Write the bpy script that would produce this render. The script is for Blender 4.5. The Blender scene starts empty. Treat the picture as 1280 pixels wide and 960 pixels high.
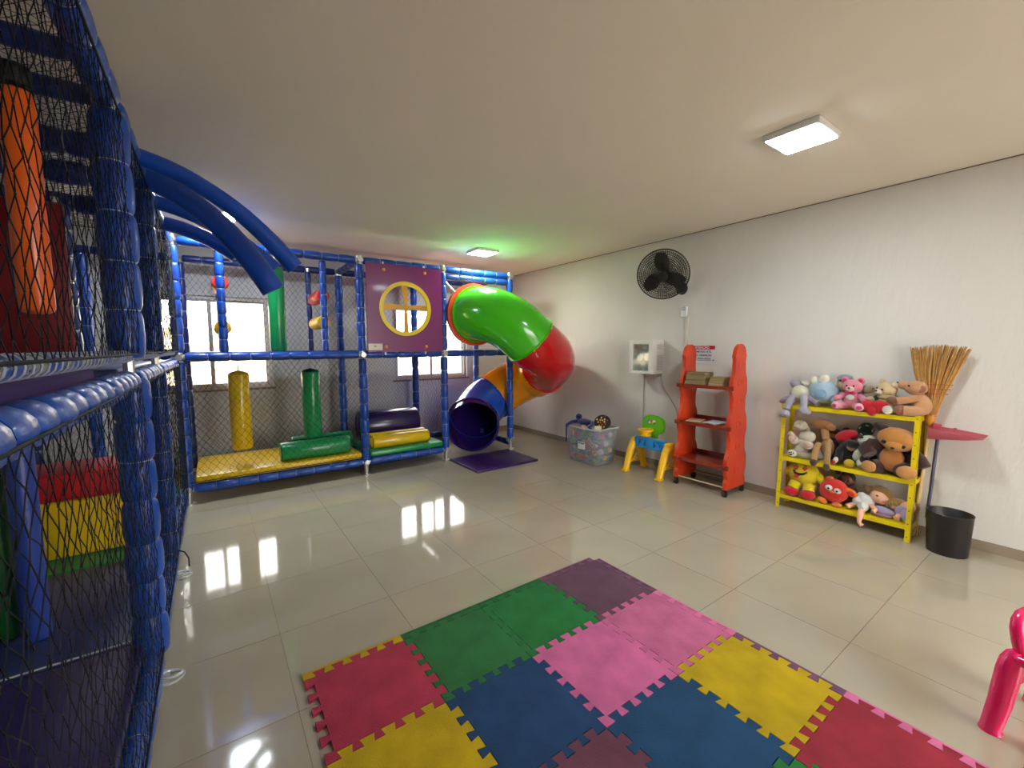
import bpy, bmesh, math, random
from mathutils import Vector, Matrix, Euler, noise
random.seed(7)
PI = math.pi
V = Vector
sc = bpy.context.scene
COL = sc.collection
# ------------------------------------------------------------------ camera
cam_d = bpy.data.cameras.new('camera'); cam = bpy.data.objects.new('camera', cam_d); COL.objects.link(cam)
cam_d.sensor_width = 36; cam_d.lens = 533.0 / 1280 * 36; cam_d.clip_start = 0.02
_r = V((0.8165956, -0.57717727, -0.00616584)); _d = V((-0.05500887, -0.06718466, -0.99622299)); _f = V((0.57458302, 0.81385049, -0.08661257))
M = Matrix((( _r.x, -_d.x, -_f.x, 0), (_r.y, -_d.y, -_f.y, 0), (_r.z, -_d.z, -_f.z, 1.5), (0, 0, 0, 1)))
cam.matrix_world = M
sc.camera = cam
# ------------------------------------------------------------------ world and exposure
w = bpy.data.worlds.new('sky'); sc.world = w; w.use_nodes = True
bg = w.node_tree.nodes['Background']; bg.inputs[0].default_value = (1.0, 0.97, 0.92, 1); bg.inputs[1].default_value = 6.0
sc.view_settings.view_transform = 'Standard'; sc.view_settings.look = 'None'
sc.view_settings.exposure = 1.15; sc.view_settings.gamma = 1.0; sc.view_settings.use_curve_mapping = False
LED = 60.0
# ------------------------------------------------------------------ materials
def lin(c):
    return tuple(((x / 255) / 12.92 if x / 255 <= 0.04045 else ((x / 255 + 0.055) / 1.055) ** 2.4) for x in c)
MATS = {}
def mat(name, rgb, rough=0.5, metal=0.0, bump=0.0, scale=40, var=0.0, vscale=6, coat=0.0, trans=0.0, alpha=1.0, emit=0.0, sheen=0.0, stretch=(1, 1, 1), spec=0.5, sss=0.0, rgb2=None):
    if name in MATS: return MATS[name]
    m = bpy.data.materials.new(name); m.use_nodes = True; nt = m.node_tree; N = nt.nodes; L = nt.links
    b = N['Principled BSDF']; c = lin(rgb)
    b.inputs['Base Color'].default_value = (*c, 1); b.inputs['Roughness'].default_value = rough; b.inputs['Metallic'].default_value = metal
    b.inputs['Coat Weight'].default_value = coat; b.inputs['Coat Roughness'].default_value = 0.08
    b.inputs['Transmission Weight'].default_value = trans; b.inputs['Alpha'].default_value = alpha
    b.inputs['Specular IOR Level'].default_value = spec
    if sheen: b.inputs['Sheen Weight'].default_value = sheen; b.inputs['Sheen Roughness'].default_value = 0.5
    if emit: b.inputs['Emission Color'].default_value = (*c, 1); b.inputs['Emission Strength'].default_value = emit
    if var or bump:
        tc = N.new('ShaderNodeTexCoord'); mp = N.new('ShaderNodeMapping'); L.new(tc.outputs['Object'], mp.inputs[0])
        mp.inputs['Scale'].default_value = stretch
    if var:
        n = N.new('ShaderNodeTexNoise'); n.inputs['Scale'].default_value = vscale; n.inputs['Detail'].default_value = 5
        L.new(mp.outputs[0], n.inputs[0])
        r = N.new('ShaderNodeValToRGB'); r.color_ramp.elements[0].position = 0.3; r.color_ramp.elements[1].position = 0.7
        c2 = lin(rgb2) if rgb2 else tuple(x * (1 - var) for x in c)
        r.color_ramp.elements[0].color = (*c2, 1); r.color_ramp.elements[1].color = (*c, 1)
        L.new(n.outputs[0], r.inputs[0]); L.new(r.outputs[0], b.inputs['Base Color'])
    if bump:
        n2 = N.new('ShaderNodeTexNoise'); n2.inputs['Scale'].default_value = scale; n2.inputs['Detail'].default_value = 4
        L.new(mp.outputs[0], n2.inputs[0])
        bp = N.new('ShaderNodeBump'); bp.inputs['Strength'].default_value = bump; bp.inputs['Distance'].default_value = 0.01
        L.new(n2.outputs[0], bp.inputs['Height']); L.new(bp.outputs[0], b.inputs['Normal'])
    MATS[name] = m
    return m
def glassy(name, tint=(255, 255, 255), refl=0.08, haze=0.0, hazec=(230, 235, 240)):
    if name in MATS: return MATS[name]
    m = bpy.data.materials.new(name); m.use_nodes = True; nt = m.node_tree; N = nt.nodes; L = nt.links
    N.remove(N['Principled BSDF']); out = N['Material Output']
    t = N.new('ShaderNodeBsdfTransparent'); t.inputs[0].default_value = (*lin(tint), 1)
    g = N.new('ShaderNodeBsdfGlossy'); g.inputs['Roughness'].default_value = 0.05
    mx = N.new('ShaderNodeMixShader'); mx.inputs[0].default_value = refl
    L.new(t.outputs[0], mx.inputs[1]); L.new(g.outputs[0], mx.inputs[2]); last = mx
    if haze:
        d = N.new('ShaderNodeBsdfDiffuse'); d.inputs[0].default_value = (*lin(hazec), 1)
        m2 = N.new('ShaderNodeMixShader'); m2.inputs[0].default_value = haze
        L.new(mx.outputs[0], m2.inputs[1]); L.new(d.outputs[0], m2.inputs[2]); last = m2
    L.new(last.outputs[0], out.inputs[0]); MATS[name] = m
    return m
def plush(name, rgb, var=0.12): return mat('plush_' + name, rgb, rough=0.95, bump=0.9, scale=260, var=var, vscale=30, sheen=0.35, spec=0.15)
# ------------------------------------------------------------------ mesh builder
def frame(d):
    d = V(d).normalized(); a = V((0, 0, 1)) if abs(d.z) < 0.95 else V((1, 0, 0))
    u = d.cross(a).normalized(); return u, u.cross(d).normalized() * -1 if False else d.cross(u).normalized()
class MB:
    def __init__(s): s.v = []; s.f = []; s.m = []
    def add(s, vs, fs, mi=0):
        b = len(s.v); s.v += [tuple(x) for x in vs]; s.f += [tuple(i + b for i in f) for f in fs]; s.m += [mi] * len(fs); return s
    def box(s, c, sz, rot=None, mi=0):
        c = V(c); hx, hy, hz = sz[0] / 2, sz[1] / 2, sz[2] / 2
        vs = [V((x, y, z)) for x in (-hx, hx) for y in (-hy, hy) for z in (-hz, hz)]
        if rot: E = Euler(rot).to_matrix(); vs = [E @ p for p in vs]
        return s.add([c + p for p in vs], [(0, 1, 3, 2), (4, 6, 7, 5), (0, 4, 5, 1), (2, 3, 7, 6), (0, 2, 6, 4), (1, 5, 7, 3)], mi)
    def bb(s, a, b, mi=0): return s.box([(a[i] + b[i]) / 2 for i in range(3)], [abs(b[i] - a[i]) for i in range(3)], None, mi)
    def rbox(s, c, sz, r=0.01, seg=2, rot=None, mi=0):
        bm = bmesh.new(); bmesh.ops.create_cube(bm, size=1); bmesh.ops.scale(bm, vec=sz, verts=bm.verts)
        bmesh.ops.bevel(bm, geom=list(bm.edges), offset=min(r, min(sz) * 0.49), segments=seg, profile=0.5, affect='EDGES')
        E = Euler(rot).to_matrix() if rot else Matrix.Identity(3); c = V(c)
        bm.verts.index_update(); vs = [c + E @ v.co for v in bm.verts]; fs = [[v.index for v in f.verts] for f in bm.faces]; bm.free()
        return s.add(vs, fs, mi)
    def ell(s, c, r, rot=None, n=16, k=10, mi=0, rough=0.0):
        if not hasattr(r, '__len__'): r = (r, r, r)
        E = Euler(rot).to_matrix() if rot else Matrix.Identity(3); c = V(c); vs = [V((0, 0, -r[2]))]
        for i in range(1, k):
            t = -PI / 2 + PI * i / k
            for j in range(n):
                a = 2 * PI * j / n; p = V((r[0] * math.cos(t) * math.cos(a), r[1] * math.cos(t) * math.sin(a), r[2] * math.sin(t)))
                if rough: p *= 1 + rough * noise.noise((p + c) * 40)
                vs.append(p)
        vs.append(V((0, 0, r[2]))); fs = [(0, 1 + (j + 1) % n, 1 + j) for j in range(n)]
        for i in range(k - 2):
            for j in range(n): a = 1 + i * n + j; b = 1 + i * n + (j + 1) % n; fs.append((a, b, b + n, a + n))
        t = len(vs) - 1; fs += [(t, t - n + j, t - n + (j + 1) % n) for j in range(n)]
        return s.add([c + E @ p for p in vs], fs, mi)
    def tube(s, path, r, n=12, caps=True, mi=0, up=None, closed=False):
        path = [V(p) for p in path]; m = len(path)
        if not hasattr(r, '__len__'): r = [r] * m
        vs = []; fs = []; u = None
        for i, p in enumerate(path):
            d = (path[(i + 1) % m] - path[i - 1]) if closed else (path[min(i + 1, m - 1)] - path[max(i - 1, 0)])
            d.normalize()
            if u is None: u, _ = frame(d)
            else:
                u = u - d * u.dot(d)
                u = u.normalized() if u.length > 1e-5 else frame(d)[0]
            w_ = d.cross(u)
            for j in range(n):
                a = 2 * PI * j / n; vs.append(p + (u * math.cos(a) + w_ * math.sin(a)) * r[i])
        for i in range(m if closed else m - 1):
            for j in range(n):
                a = i * n + j; b = i * n + (j + 1) % n; q = ((i + 1) % m) * n
                fs.append((a, b, q + (j + 1) % n, q + j))
        if caps and not closed: fs.append(tuple(range(n - 1, -1, -1))); fs.append(tuple((m - 1) * n + j for j in range(n)))
        return s.add(vs, fs, mi)
    def cyl(s, a, b, r, r2=None, n=16, mi=0, caps=True): return s.tube([a, b], [r, r if r2 is None else r2], n, caps, mi)
    def roll(s, a, b, r, n=20, e=0.012, mi=0):     # cylinder with rounded rims
        a = V(a); b = V(b); d = (b - a).normalized()
        return s.tube([a, a + d * e * 0.35, a + d * e, b - d * e, b - d * e * 0.35, b], [r - e, r - e * 0.3, r, r, r - e * 0.3, r - e], n, True, mi)
    def torus(s, c, ax, R, r, n=28, k=8, mi=0, sx=1.0):
        u, w_ = frame(ax); c = V(c)
        return s.tube([c + u * (R * math.cos(2 * PI * i / n)) + w_ * (R * sx * math.sin(2 * PI * i / n)) for i in range(n)], r, k, False, mi, closed=True)
    def prism(s, poly, o, u, v, t, mi=0):          # flat outline extruded by vector t
        o = V(o); u = V(u); v = V(v); t = V(t); n = len(poly)
        vs = [o + u * x + v * y for x, y in poly] + [o + u * x + v * y + t for x, y in poly]
        return s.add(vs, [tuple(range(n - 1, -1, -1)), tuple(range(n, 2 * n))] + [(i, (i + 1) % n, n + (i + 1) % n, n + i) for i in range(n)], mi)
    def ring(s, c, ax, r0, r1, t, n=32, mi=0):     # flat annulus with thickness t along ax
        u, w_ = frame(ax); c = V(c); ax = V(ax).normalized(); vs = []
        for (r, h) in ((r0, -t / 2), (r1, -t / 2), (r1, t / 2), (r0, t / 2)):
            for j in range(n): a = 2 * PI * j / n; vs.append(c + (u * math.cos(a) + w_ * math.sin(a)) * r + ax * h)
        fs = []
        for q in range(4):
            for j in range(n): fs.append((q * n + j, q * n + (j + 1) % n, ((q + 1) % 4) * n + (j + 1) % n, ((q + 1) % 4) * n + j))
        return s.add(vs, fs, mi)
    def build(s, name, mats, parent=None, smooth=40, loc=None):
        me = bpy.data.meshes.new(name); me.from_pydata(s.v, [], s.f); me.update()
        bm = bmesh.new(); bm.from_mesh(me); bmesh.ops.recalc_face_normals(bm, faces=bm.faces); bm.to_mesh(me); bm.free()
        if not isinstance(mats, (list, tuple)): mats = [mats]
        for x in mats: me.materials.append(x)
        if len(mats) > 1: me.polygons.foreach_set('material_index', s.m)
        if smooth:
            me.polygons.foreach_set('use_smooth', [True] * len(me.polygons)); me.set_sharp_from_angle(angle=math.radians(smooth))
        o = bpy.data.objects.new(name, me); COL.objects.link(o)
        if loc is not None:
            me.transform(Matrix.Translation(-V(loc))); o.location = loc
        if parent is not None:
            o.parent = parent
        return o
def tag(o, label=None, cat=None, group=None, kind=None):
    if label: o['label'] = label
    if cat: o['category'] = cat
    if group: o['group'] = group
    if kind: o['kind'] = kind
    return o
def thing(name, label, cat, loc=(0, 0, 0), rz=0, group=None, rot=None, sc_=1.0):
    o = bpy.data.objects.new(name, None); COL.objects.link(o); o.location = loc; o.rotation_euler = rot or (0, 0, rz); o.scale = (sc_,) * 3
    o.empty_display_size = 0.05
    return tag(o, label, cat, group)
def struct(o): o['kind'] = 'structure'; return o
def text(txt, size, m, parent, o, u, v, name='lettering', ext=0.0006, align='CENTER'):
    c = bpy.data.curves.new(name, 'FONT'); c.body = txt; c.size = size; c.align_x = align; c.extrude = ext; c.offset = size * 0.012
    t = bpy.data.objects.new(name, c); COL.objects.link(t); bpy.context.view_layer.update()
    me = bpy.data.meshes.new_from_object(t); bpy.data.objects.remove(t); me.materials.clear(); me.materials.append(m)
    u = V(u).normalized(); v = V(v).normalized(); n_ = u.cross(v)
    me.transform(Matrix(((u.x, v.x, n_.x, o[0]), (u.y, v.y, n_.y, o[1]), (u.z, v.z, n_.z, o[2]), (0, 0, 0, 1))))
    ob = bpy.data.objects.new(name, me); COL.objects.link(ob); ob.parent = parent
    return ob
# ================================================================== ROOM
XW, YB, XL, YN, H = 4.52, 6.37, -2.0, -2.2, 2.766
m_wall = mat('wall_paint', (214, 208, 200), rough=0.85, bump=0.25, scale=18, stretch=(1, 1, 0.45), var=0.04, vscale=3)
m_stucco = mat('wall_stucco', (216, 211, 204), rough=0.85, bump=0.75, scale=14, stretch=(1, 1, 0.3), var=0.04, vscale=3)
m_wallb = mat('wall_paint_cool', (205, 203, 205), rough=0.85, bump=0.15, scale=18)
m_ceil = mat('ceiling_paint', (238, 229, 214), rough=0.8, bump=0.05, scale=10, var=0.03, vscale=1.5)
m_tile = mat('porcelain', (176, 166, 146), rough=0.07, var=0.09, vscale=2.2, spec=0.75, bump=0.012, scale=4)
m_grout = mat('grout', (120, 112, 96), rough=0.8)
m_base = mat('skirting_tile', (152, 136, 118), rough=0.18, var=0.08, vscale=4)
fl = MB().bb((XL, YN, -0.1), (XW, YB, -0.003)).build('floor', m_grout, smooth=0); struct(fl)
TX, TY = 0.586, 0.588; x0, y0 = 0.22, 0.68
tiles = {}
i0, i1 = math.floor((XL - x0) / TX), math.ceil((XW - x0) / TX); j0, j1 = math.floor((YN - y0) / TY), math.ceil((YB - y0) / TY)
proto = None
for i in range(i0, i1):
    for j in range(j0, j1):
        ax, bx = max(XL, x0 + i * TX), min(XW, x0 + (i + 1) * TX); ay, by = max(YN, y0 + j * TY), min(YB, y0 + (j + 1) * TY)
        g = 0.0011; key = (round(bx - ax, 3), round(by - ay, 3))
        if key[0] < 0.01 or key[1] < 0.01: continue
        if key not in tiles:
            o = MB().box((0, 0, -0.004), (bx - ax - 2 * g, by - ay - 2 * g, 0.008)).build('tile', m_tile, fl, smooth=0); tiles[key] = o
        else:
            o = tiles[key].copy(); COL.objects.link(o)
        o.location = ((ax + bx) / 2, (ay + by) / 2, 0)
o = MB().bb((XL - 0.15, YN - 0.15, H), (XW + 0.15, YB + 0.15, H + 0.12)).build('ceiling', m_ceil, smooth=0); struct(o)
struct(MB().bb((XW, YN - 0.15, -0.1), (XW + 0.15, YB + 0.15, H)).build('wall_right', m_stucco, smooth=0))
struct(MB().bb((XL - 0.15, YN - 0.15, -0.1), (XL, YB + 0.15, H)).build('wall_left', m_wallb, smooth=0))
def holed(name, y, t, holes, xa, xb, m):
    b = MB(); xs = sorted(holes); cur = xa
    for (a, c, z0, z1) in xs:
        b.bb((cur, y, -0.1), (a, y + t, H)); b.bb((a, y, -0.1), (c, y + t, z0)); b.bb((a, y, z1), (c, y + t, H)); cur = c
    b.bb((cur, y, -0.1), (xb, y + t, H)); return struct(b.build(name, m, smooth=0))
W1 = (-0.62, 0.66, 1.0, 2.14); W2 = (2.30, 3.56, 1.0, 2.14)
holed('wall_back', YB, 0.15, [W1, W2], XL, XW, m_wallb)
D4 = (1.6, 3.6, 0.0, 2.3)
holed('wall_near', YN - 0.15, 0.15, [D4], XL, XW, m_wall)
m_alu = mat('aluminium', (178, 172, 168), rough=0.35, metal=0.3)
m_glass = glassy('window_glass', refl=0.06)
def window(name, hole, y, ymul=3):
    a, c, z0, z1 = hole; f = struct(MB().bb((a, y, z0), (a + 0.045, y + 0.07, z1)).bb((c - 0.045, y, z0), (c, y + 0.07, z1)).bb((a + 0.045, y, z0), (c - 0.045, y + 0.07, z0 + 0.045)).bb((a + 0.045, y, z1 - 0.045), (c - 0.045, y + 0.07, z1)).build(name, m_alu, smooth=0))
    n = ymul; wd = (c - a - 0.09) / n
    for i in range(n):
        xa = a + 0.045 + i * wd; xb = xa + wd; yy = y + 0.015 + 0.02 * (i % 2)
        s_ = MB().bb((xa, yy, z0 + 0.045), (xa + 0.022, yy + 0.02, z1 - 0.045)).bb((xb - 0.022, yy, z0 + 0.045), (xb, yy + 0.02, z1 - 0.045)).bb((xa + 0.022, yy, z0 + 0.045), (xb - 0.022, yy + 0.02, z0 + 0.07)).bb((xa + 0.022, yy, z1 - 0.07), (xb - 0.022, yy + 0.02, z1 - 0.045)).build('sash', m_alu, f, smooth=0)
        MB().bb((xa + 0.022, yy + 0.008, z0 + 0.07), (xb - 0.022, yy + 0.012, z1 - 0.07)).build('pane', m_glass, s_, smooth=0)
    return f
window('window_1', W1, YB + 0.03, 2); window('window_2', W2, YB + 0.03, 2); window('door_1', D4, YN - 0.1, 4)
m_sill = mat('granite_sill', (150, 120, 98), rough=0.4, var=0.2, vscale=40)
for k, wn in enumerate((W1, W2)):
    struct(MB().bb((wn[0] - 0.03, YB - 0.02, wn[2] - 0.025), (wn[1] + 0.03, YB + 0.03, wn[2])).build('trim_%d' % (k + 1), m_sill, smooth=0))
struct(MB().bb((XW - 0.012, YN, 0), (XW, YB, 0.072)).build('baseboard_right', m_base, smooth=0))
struct(MB().bb((XL, YB - 0.012, 0), (XW - 0.012, YB, 0.072)).build('baseboard_back', m_base, smooth=0))
struct(MB().bb((XL, YN, 0), (XL + 0.012, YB - 0.012, 0.072)).build('baseboard_left', m_base, smooth=0))
struct(MB().bb((XW - 0.006, YN, H - 0.007), (XW, YB, H)).build('trim_3', mat('shadow_gap', (120, 108, 92), rough=0.9), smooth=0))  # thin strip with the shade of the ceiling joint put into its colour
struct(MB().bb((-6, 10.5, -3), (9, 10.7, 1.9)).build('outside_wall', mat('cream_render', (232, 214, 176), rough=0.9, var=0.1, vscale=1), smooth=0))
struct(MB().bb((-12, -14, -0.3), (14, 14, -0.2)).build('outside_ground', mat('concrete', (170, 165, 155), rough=0.9, var=0.1), smooth=0))
# ------------------------------------------------------------------ ceiling lights
m_white = mat('white_plastic', (228, 228, 226), rough=0.35)
m_led = mat('led_diffuser', (238, 250, 255), emit=LED)
m_led2 = mat('led_diffuser_warm', (246, 255, 244), emit=LED)
for (x, y, lb, m) in ((2.97, 1.18, 'square surface LED ceiling light nearest, above the shelves wall', m_led), (3.0, 4.9, 'square surface LED ceiling light above the green tube slide', m_led2),
                      (0.12, 4.9, 'square LED ceiling light half hidden behind curved blue arms', m_led)):
    t = thing('ceiling_light', lb, 'light', (x, y, H), group='square ceiling lights')
    MB().rbox((0, 0, -0.019), (0.32, 0.3, 0.037), 0.006).build('frame', m_white, t)
    MB().rbox((0, 0, -0.039), (0.29, 0.27, 0.006), 0.003).build('diffuser', m, t)
    MB().box((0.175, 0.05, -0.012), (0.02, 0.012, 0.012)).build('clip', m_white, t)
# ================================================================== PLAY STRUCTURE
m_blue = mat('blue_vinyl', (16, 76, 172), rough=0.36, bump=0.35, scale=22, coat=0.15, var=0.12, vscale=9, rgb2=(12, 58, 148))
m_tie = mat('tie', (150, 165, 190), rough=0.5)
m_navy = mat('navy_vinyl', (20, 42, 108), rough=0.35, bump=0.3, scale=22)
m_net = mat('net_cord', (14, 16, 24), rough=0.7, spec=0.25)
m_steel = mat('galvanised', (196, 196, 190), rough=0.3, metal=0.8)
play = thing('play_structure', 'indoor soft play frame of blue foam wrapped posts with nets and decks', 'playground', (0, 0, 0))
def foam(name, a, b, r=0.045, m=None, seg=0.175, ends=0.045, parent=play, n=14):
    a = V(a); b = V(b); d = b - a; L = d.length; d.normalize(); a2 = a + d * ends; L2 = L - 2 * ends; k = max(1, round(L2 / seg)); pth = []; rr = []
    mb = MB(); q = L2 / k
    for i in range(k):
        j = random.uniform(0.96, 1.05); o_ = (u_ := frame(d)[0]) * random.uniform(-0.002, 0.002)
        for t, f in ((0.0, 0.82), (0.05, 0.93), (0.15, 1.0), (0.5, 1.05), (0.85, 1.0), (0.95, 0.93), (1.0, 0.82)):
            pth.append(a2 + d * (q * (i + t * 0.998)) + o_); rr.append(r * f * j)
    mb.tube(pth, rr, n, True, 0)
    for i in range(1, k): c = a2 + d * (q * i); mb.tube([c - d * 0.0025, c + d * 0.0025], [r * 0.875] * 2, n, False, 1)
    mb.cyl(a, b, 0.02, n=8, mi=2)
    return mb.build(name, [m or m_blue, m_tie, m_steel], parent)
def clamp(p, parent=play):
    p = V(p); return MB().cyl(p - V((0, 0, 0.05)), p + V((0, 0, 0.05)), 0.031, n=10).cyl(p - V((0.06, 0, 0)), p + V((0.06, 0, 0)), 0.028, n=10).cyl(p - V((0, 0.06, 0)), p + V((0, 0.06, 0)), 0.028, n=10).build('clamp', m_steel, parent)
def net(o, u, v, cw, ch, r=0.0016, jit=0.12, sag=0.0, nrm=(0, 0, 1), name='net', sq=False):
    o = V(o); u = V(u); v = V(v); U = u.length; W = v.length; ud = u / U; vd = v / W; nm = ud.cross(vd); nc = max(1, round(U / cw)); nr = max(2, round(W / ch * 2)); cw = U / nc; ch2 = W / nr
    mb = MB(); K = {}
    def knot(i2, k):      # i2 in half cells
        if (i2, k) not in K:
            x = min(max(i2 * cw / 2, 0), U); y = k * ch2; edge = (i2 <= 0 or i2 >= 2 * nc or k == 0 or k == nr)
            j = 0 if edge else jit
            wv = 0.012 * noise.noise(V((x * 3, y * 3, o.x + o.y)))
            K[(i2, k)] = o + ud * (x + random.uniform(-j, j) * cw + wv) + vd * (y + random.uniform(-j, j) * ch2 * 1.3 + wv) + nm * ((random.uniform(-0.004, 0.004) + sag * math.sin(PI * x / U) * math.sin(PI * y / W)) if not edge else 0)
        return K[(i2, k)]
    for k in range(nr):
        for i2 in range(0, 2 * nc + 1):
            if (i2 + k) % 2: continue
            for dlt in (-1, 1):
                if 0 <= i2 + dlt <= 2 * nc:
                    a = knot(i2, k); b = knot(i2 + dlt, k + 1); mb.tube([a, b], r, 3, False)
    for p in K.values(): mb.add([p + V((r * 2, 0, 0)), p - V((r * 2, 0, 0)), p + V((0, r * 2, 0)), p - V((0, r * 2, 0)), p + V((0, 0, r * 2)), p - V((0, 0, r * 2))], [(0, 2, 4), (2, 1, 4), (1, 3, 4), (3, 0, 4), (2, 0, 5), (1, 2, 5), (3, 1, 5), (0, 3, 5)])
    for a, b in ((o, o + u), (o, o + v), (o + u, o + u + v), (o + v, o + u + v)): mb.cyl(a, b, 0.004, n=5)
    return mb.build(name, m_net, play, smooth=0)
Z0, Z1, Z2 = 0.15, 1.42, 2.5
FY, BY = 5.08, 6.05
PX = [-0.24, 1.45, 2.5, 3.55]
LX, LB = -0.285, -1.3
LYs = [0.3, 2.42, 3.5]
def foot(x, y):
    MB().cyl((x, y, 0), (x, y, 0.012), 0.055, n=16).cyl((x, y, 0.012), (x, y, 0.1), 0.026, n=12).build('foot', m_steel, play)
# back row posts and beams
for x in PX:
    for y in (FY, BY):
        if x == PX[0] and y == BY: continue
        foam('post', (x, y, 0.09), (x, y, Z1), 0.047); foam('post', (x, y, Z1), (x, y, Z2), 0.047); foot(x, y)
        for z in ((Z0, Z1, Z2) if (y == FY) else (Z1, Z2)): clamp((x, y, z))
foam('post', (-1.0, BY, 0.09), (-1.0, BY, Z2), 0.047); foot(-1.0, BY)
foam('post', (-0.22, BY, 0.09), (-0.22, BY, Z2), 0.04, m_navy)
foam('post', (-1.22, FY, 0.09), (-1.22, FY, Z2), 0.05, m_navy); foot(-1.22, FY)
foam('post', (-0.78, 4.1, Z1), (-0.78, 4.1, Z2), 0.07, m_navy)
for i in range(3):
    a, b = PX[i], PX[i + 1]
    for z in (Z1, Z2): foam('beam', (a, FY, z), (b, FY, z), 0.042); foam('beam', (a, BY, z), (b, BY, z), 0.042, m_navy)
    if i < 2: foam('beam', (a, FY, Z0), (b, FY, Z0), 0.045); foam('beam', (a, BY, Z0), (b, BY, Z0), 0.045, m_navy)
foam('beam', (-1.3, BY, Z2), (PX[0], BY, Z2), 0.042, m_navy); foam('beam', (-1.3, BY, Z1), (PX[0], BY, Z1), 0.042, m_navy)
foam('beam', (PX[2], FY, Z2 - 0.09), (PX[3], FY, Z2 - 0.09), 0.042)
foam('beam', (PX[2], BY, Z0), (PX[3], BY, Z0), 0.045, m_navy)
for x in PX[1:]:
    for z in (Z1, Z2): foam('beam', (x, FY, z), (x, BY, z), 0.04, m_navy)
foam('beam', (PX[3], FY, 0.1), (PX[3], BY, 0.1), 0.045, m_navy)
foam('beam', (PX[1], FY, Z0), (PX[1], BY, Z0), 0.045, m_navy); foam('beam', (PX[2], FY, Z0), (PX[2], BY, Z0), 0.045, m_navy)
# left run
for y in LYs:
    foam('post', (LX, y, 0.09), (LX, y, Z1), 0.062 if y == 2.42 else 0.05, seg=0.19, n=18); foam('post', (LX, y, Z1), (LX, y, Z2), 0.062 if y == 2.42 else 0.05, seg=0.19, n=18)
    foot(LX, y); [MB().cyl((LX, y - 0.05, z), (LX, y + 0.05, z), 0.032, n=12).cyl((LX, y, z - 0.04), (LX, y, z + 0.04), 0.034, n=12).build('clamp', m_steel, play) for z in (Z0, Z2)]
ys = LYs + [FY]
for a, b in zip(ys, ys[1:]):
    foam('beam', (LX, a, Z2), (LX, b, Z2), 0.05, seg=0.2); foam('beam', (LX, a, Z1 - 0.055), (LX, b, Z1 - 0.055), 0.045, seg=0.12); foam('beam', (LX, a, Z1 + 0.05), (LX, b, Z1 + 0.05), 0.02, seg=0.06)
    foam('beam', (LX, a, 0.13), (LX, b, 0.13), 0.048)
for y in (2.1, 2.42, 3.0, 3.5, 4.2): foam('beam', (LX, y, Z2), (LB, y, Z2), 0.035 if y < 3 else 0.06, m_navy)
for y in (2.42, 3.5): foam('post', (LB, y, 0.09), (LB, y, Z2), 0.05, m_navy); foot(LB, y)
foam('beam', (LB, 0.3, Z2), (LB, BY, Z2), 0.045, m_navy); foam('beam', (LB, 0.3, Z1), (LB, BY, Z1), 0.045, m_navy)
foam('post', (LB, 0.3, 0.09), (LB, 0.3, Z2), 0.05); foot(LB, 0.3)
# decks
m_yel = mat('yellow_vinyl', (238, 196, 20), rough=0.28, bump=0.12, scale=14, coat=0.2, var=0.08, vscale=5)
m_grn = mat('green_vinyl', (22, 140, 78), rough=0.28, bump=0.12, scale=14, coat=0.2)
m_pur = mat('purple_vinyl', (32, 14, 84), rough=0.42, bump=0.12, scale=14)
m_gb = mat('greyblue_vinyl', (50, 60, 112), rough=0.4, bump=0.1, scale=14)
m_red = mat('red_vinyl', (200, 30, 34), rough=0.32, bump=0.1, scale=14)
m_dred = mat('dark_red_vinyl', (128, 16, 22), rough=0.4, bump=0.1, scale=14)
m_org = mat('orange_vinyl', (240, 104, 24), rough=0.3, bump=0.15, scale=14, coat=0.2)
def deck(a, b, m, lb, parent=play): return tag(MB().rbox([(a[i] + b[i]) / 2 for i in range(3)], [abs(b[i] - a[i]) for i in range(3)], 0.018, 3).build('deck_mat', m, parent), lb)
deck((PX[0] + 0.06, FY - 0.03, 0.2), (PX[1] - 0.05, BY - 0.05, 0.265), m_yel, 'long yellow padded deck mat')
deck((PX[1] + 0.05, FY - 0.03, 0.2), (PX[2] - 0.05, BY - 0.05, 0.265), m_grn, 'green padded deck mat')
deck((LB, 0.35, 0.185), (LX - 0.02, 2.41, 0.21), m_pur, 'dark purple deck mat')
deck((LB, 2.43, 0.185), (LX - 0.02, 3.44, 0.208), m_gb, 'grey blue deck mat')
deck((LB, 3.45, 0.185), (LX - 0.02, FY - 0.05, 0.21), m_grn, 'dark green deck mat')
deck((LB, 0.35, Z1 - 0.06), (-0.38, 2.35, Z1 + 0.01), mat('upper_purple', (70, 44, 120), rough=0.75), 'upper purple deck mat')
deck((LB, 3.2, Z1 - 0.1), (-0.42, FY - 0.06, Z1 - 0.03), m_gb, 'upper blue grey deck mat')
deck((PX[0] + 0.06, FY + 0.05, Z1 + 0.02), (PX[1] - 0.05, BY - 0.05, Z1 + 0.05), m_navy, 'upper navy deck mat')
deck((PX[1] + 0.05, FY + 0.05, Z1 + 0.02), (PX[2] - 0.05, BY - 0.05, Z1 + 0.05), m_navy, 'upper navy deck mat behind purple panel')
deck((PX[2] + 0.05, FY + 0.05, Z1 - 0.01), (PX[3] - 0.05, BY - 0.05, Z1 + 0.04), m_org, 'upper orange edged deck at slide mouth')
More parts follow.
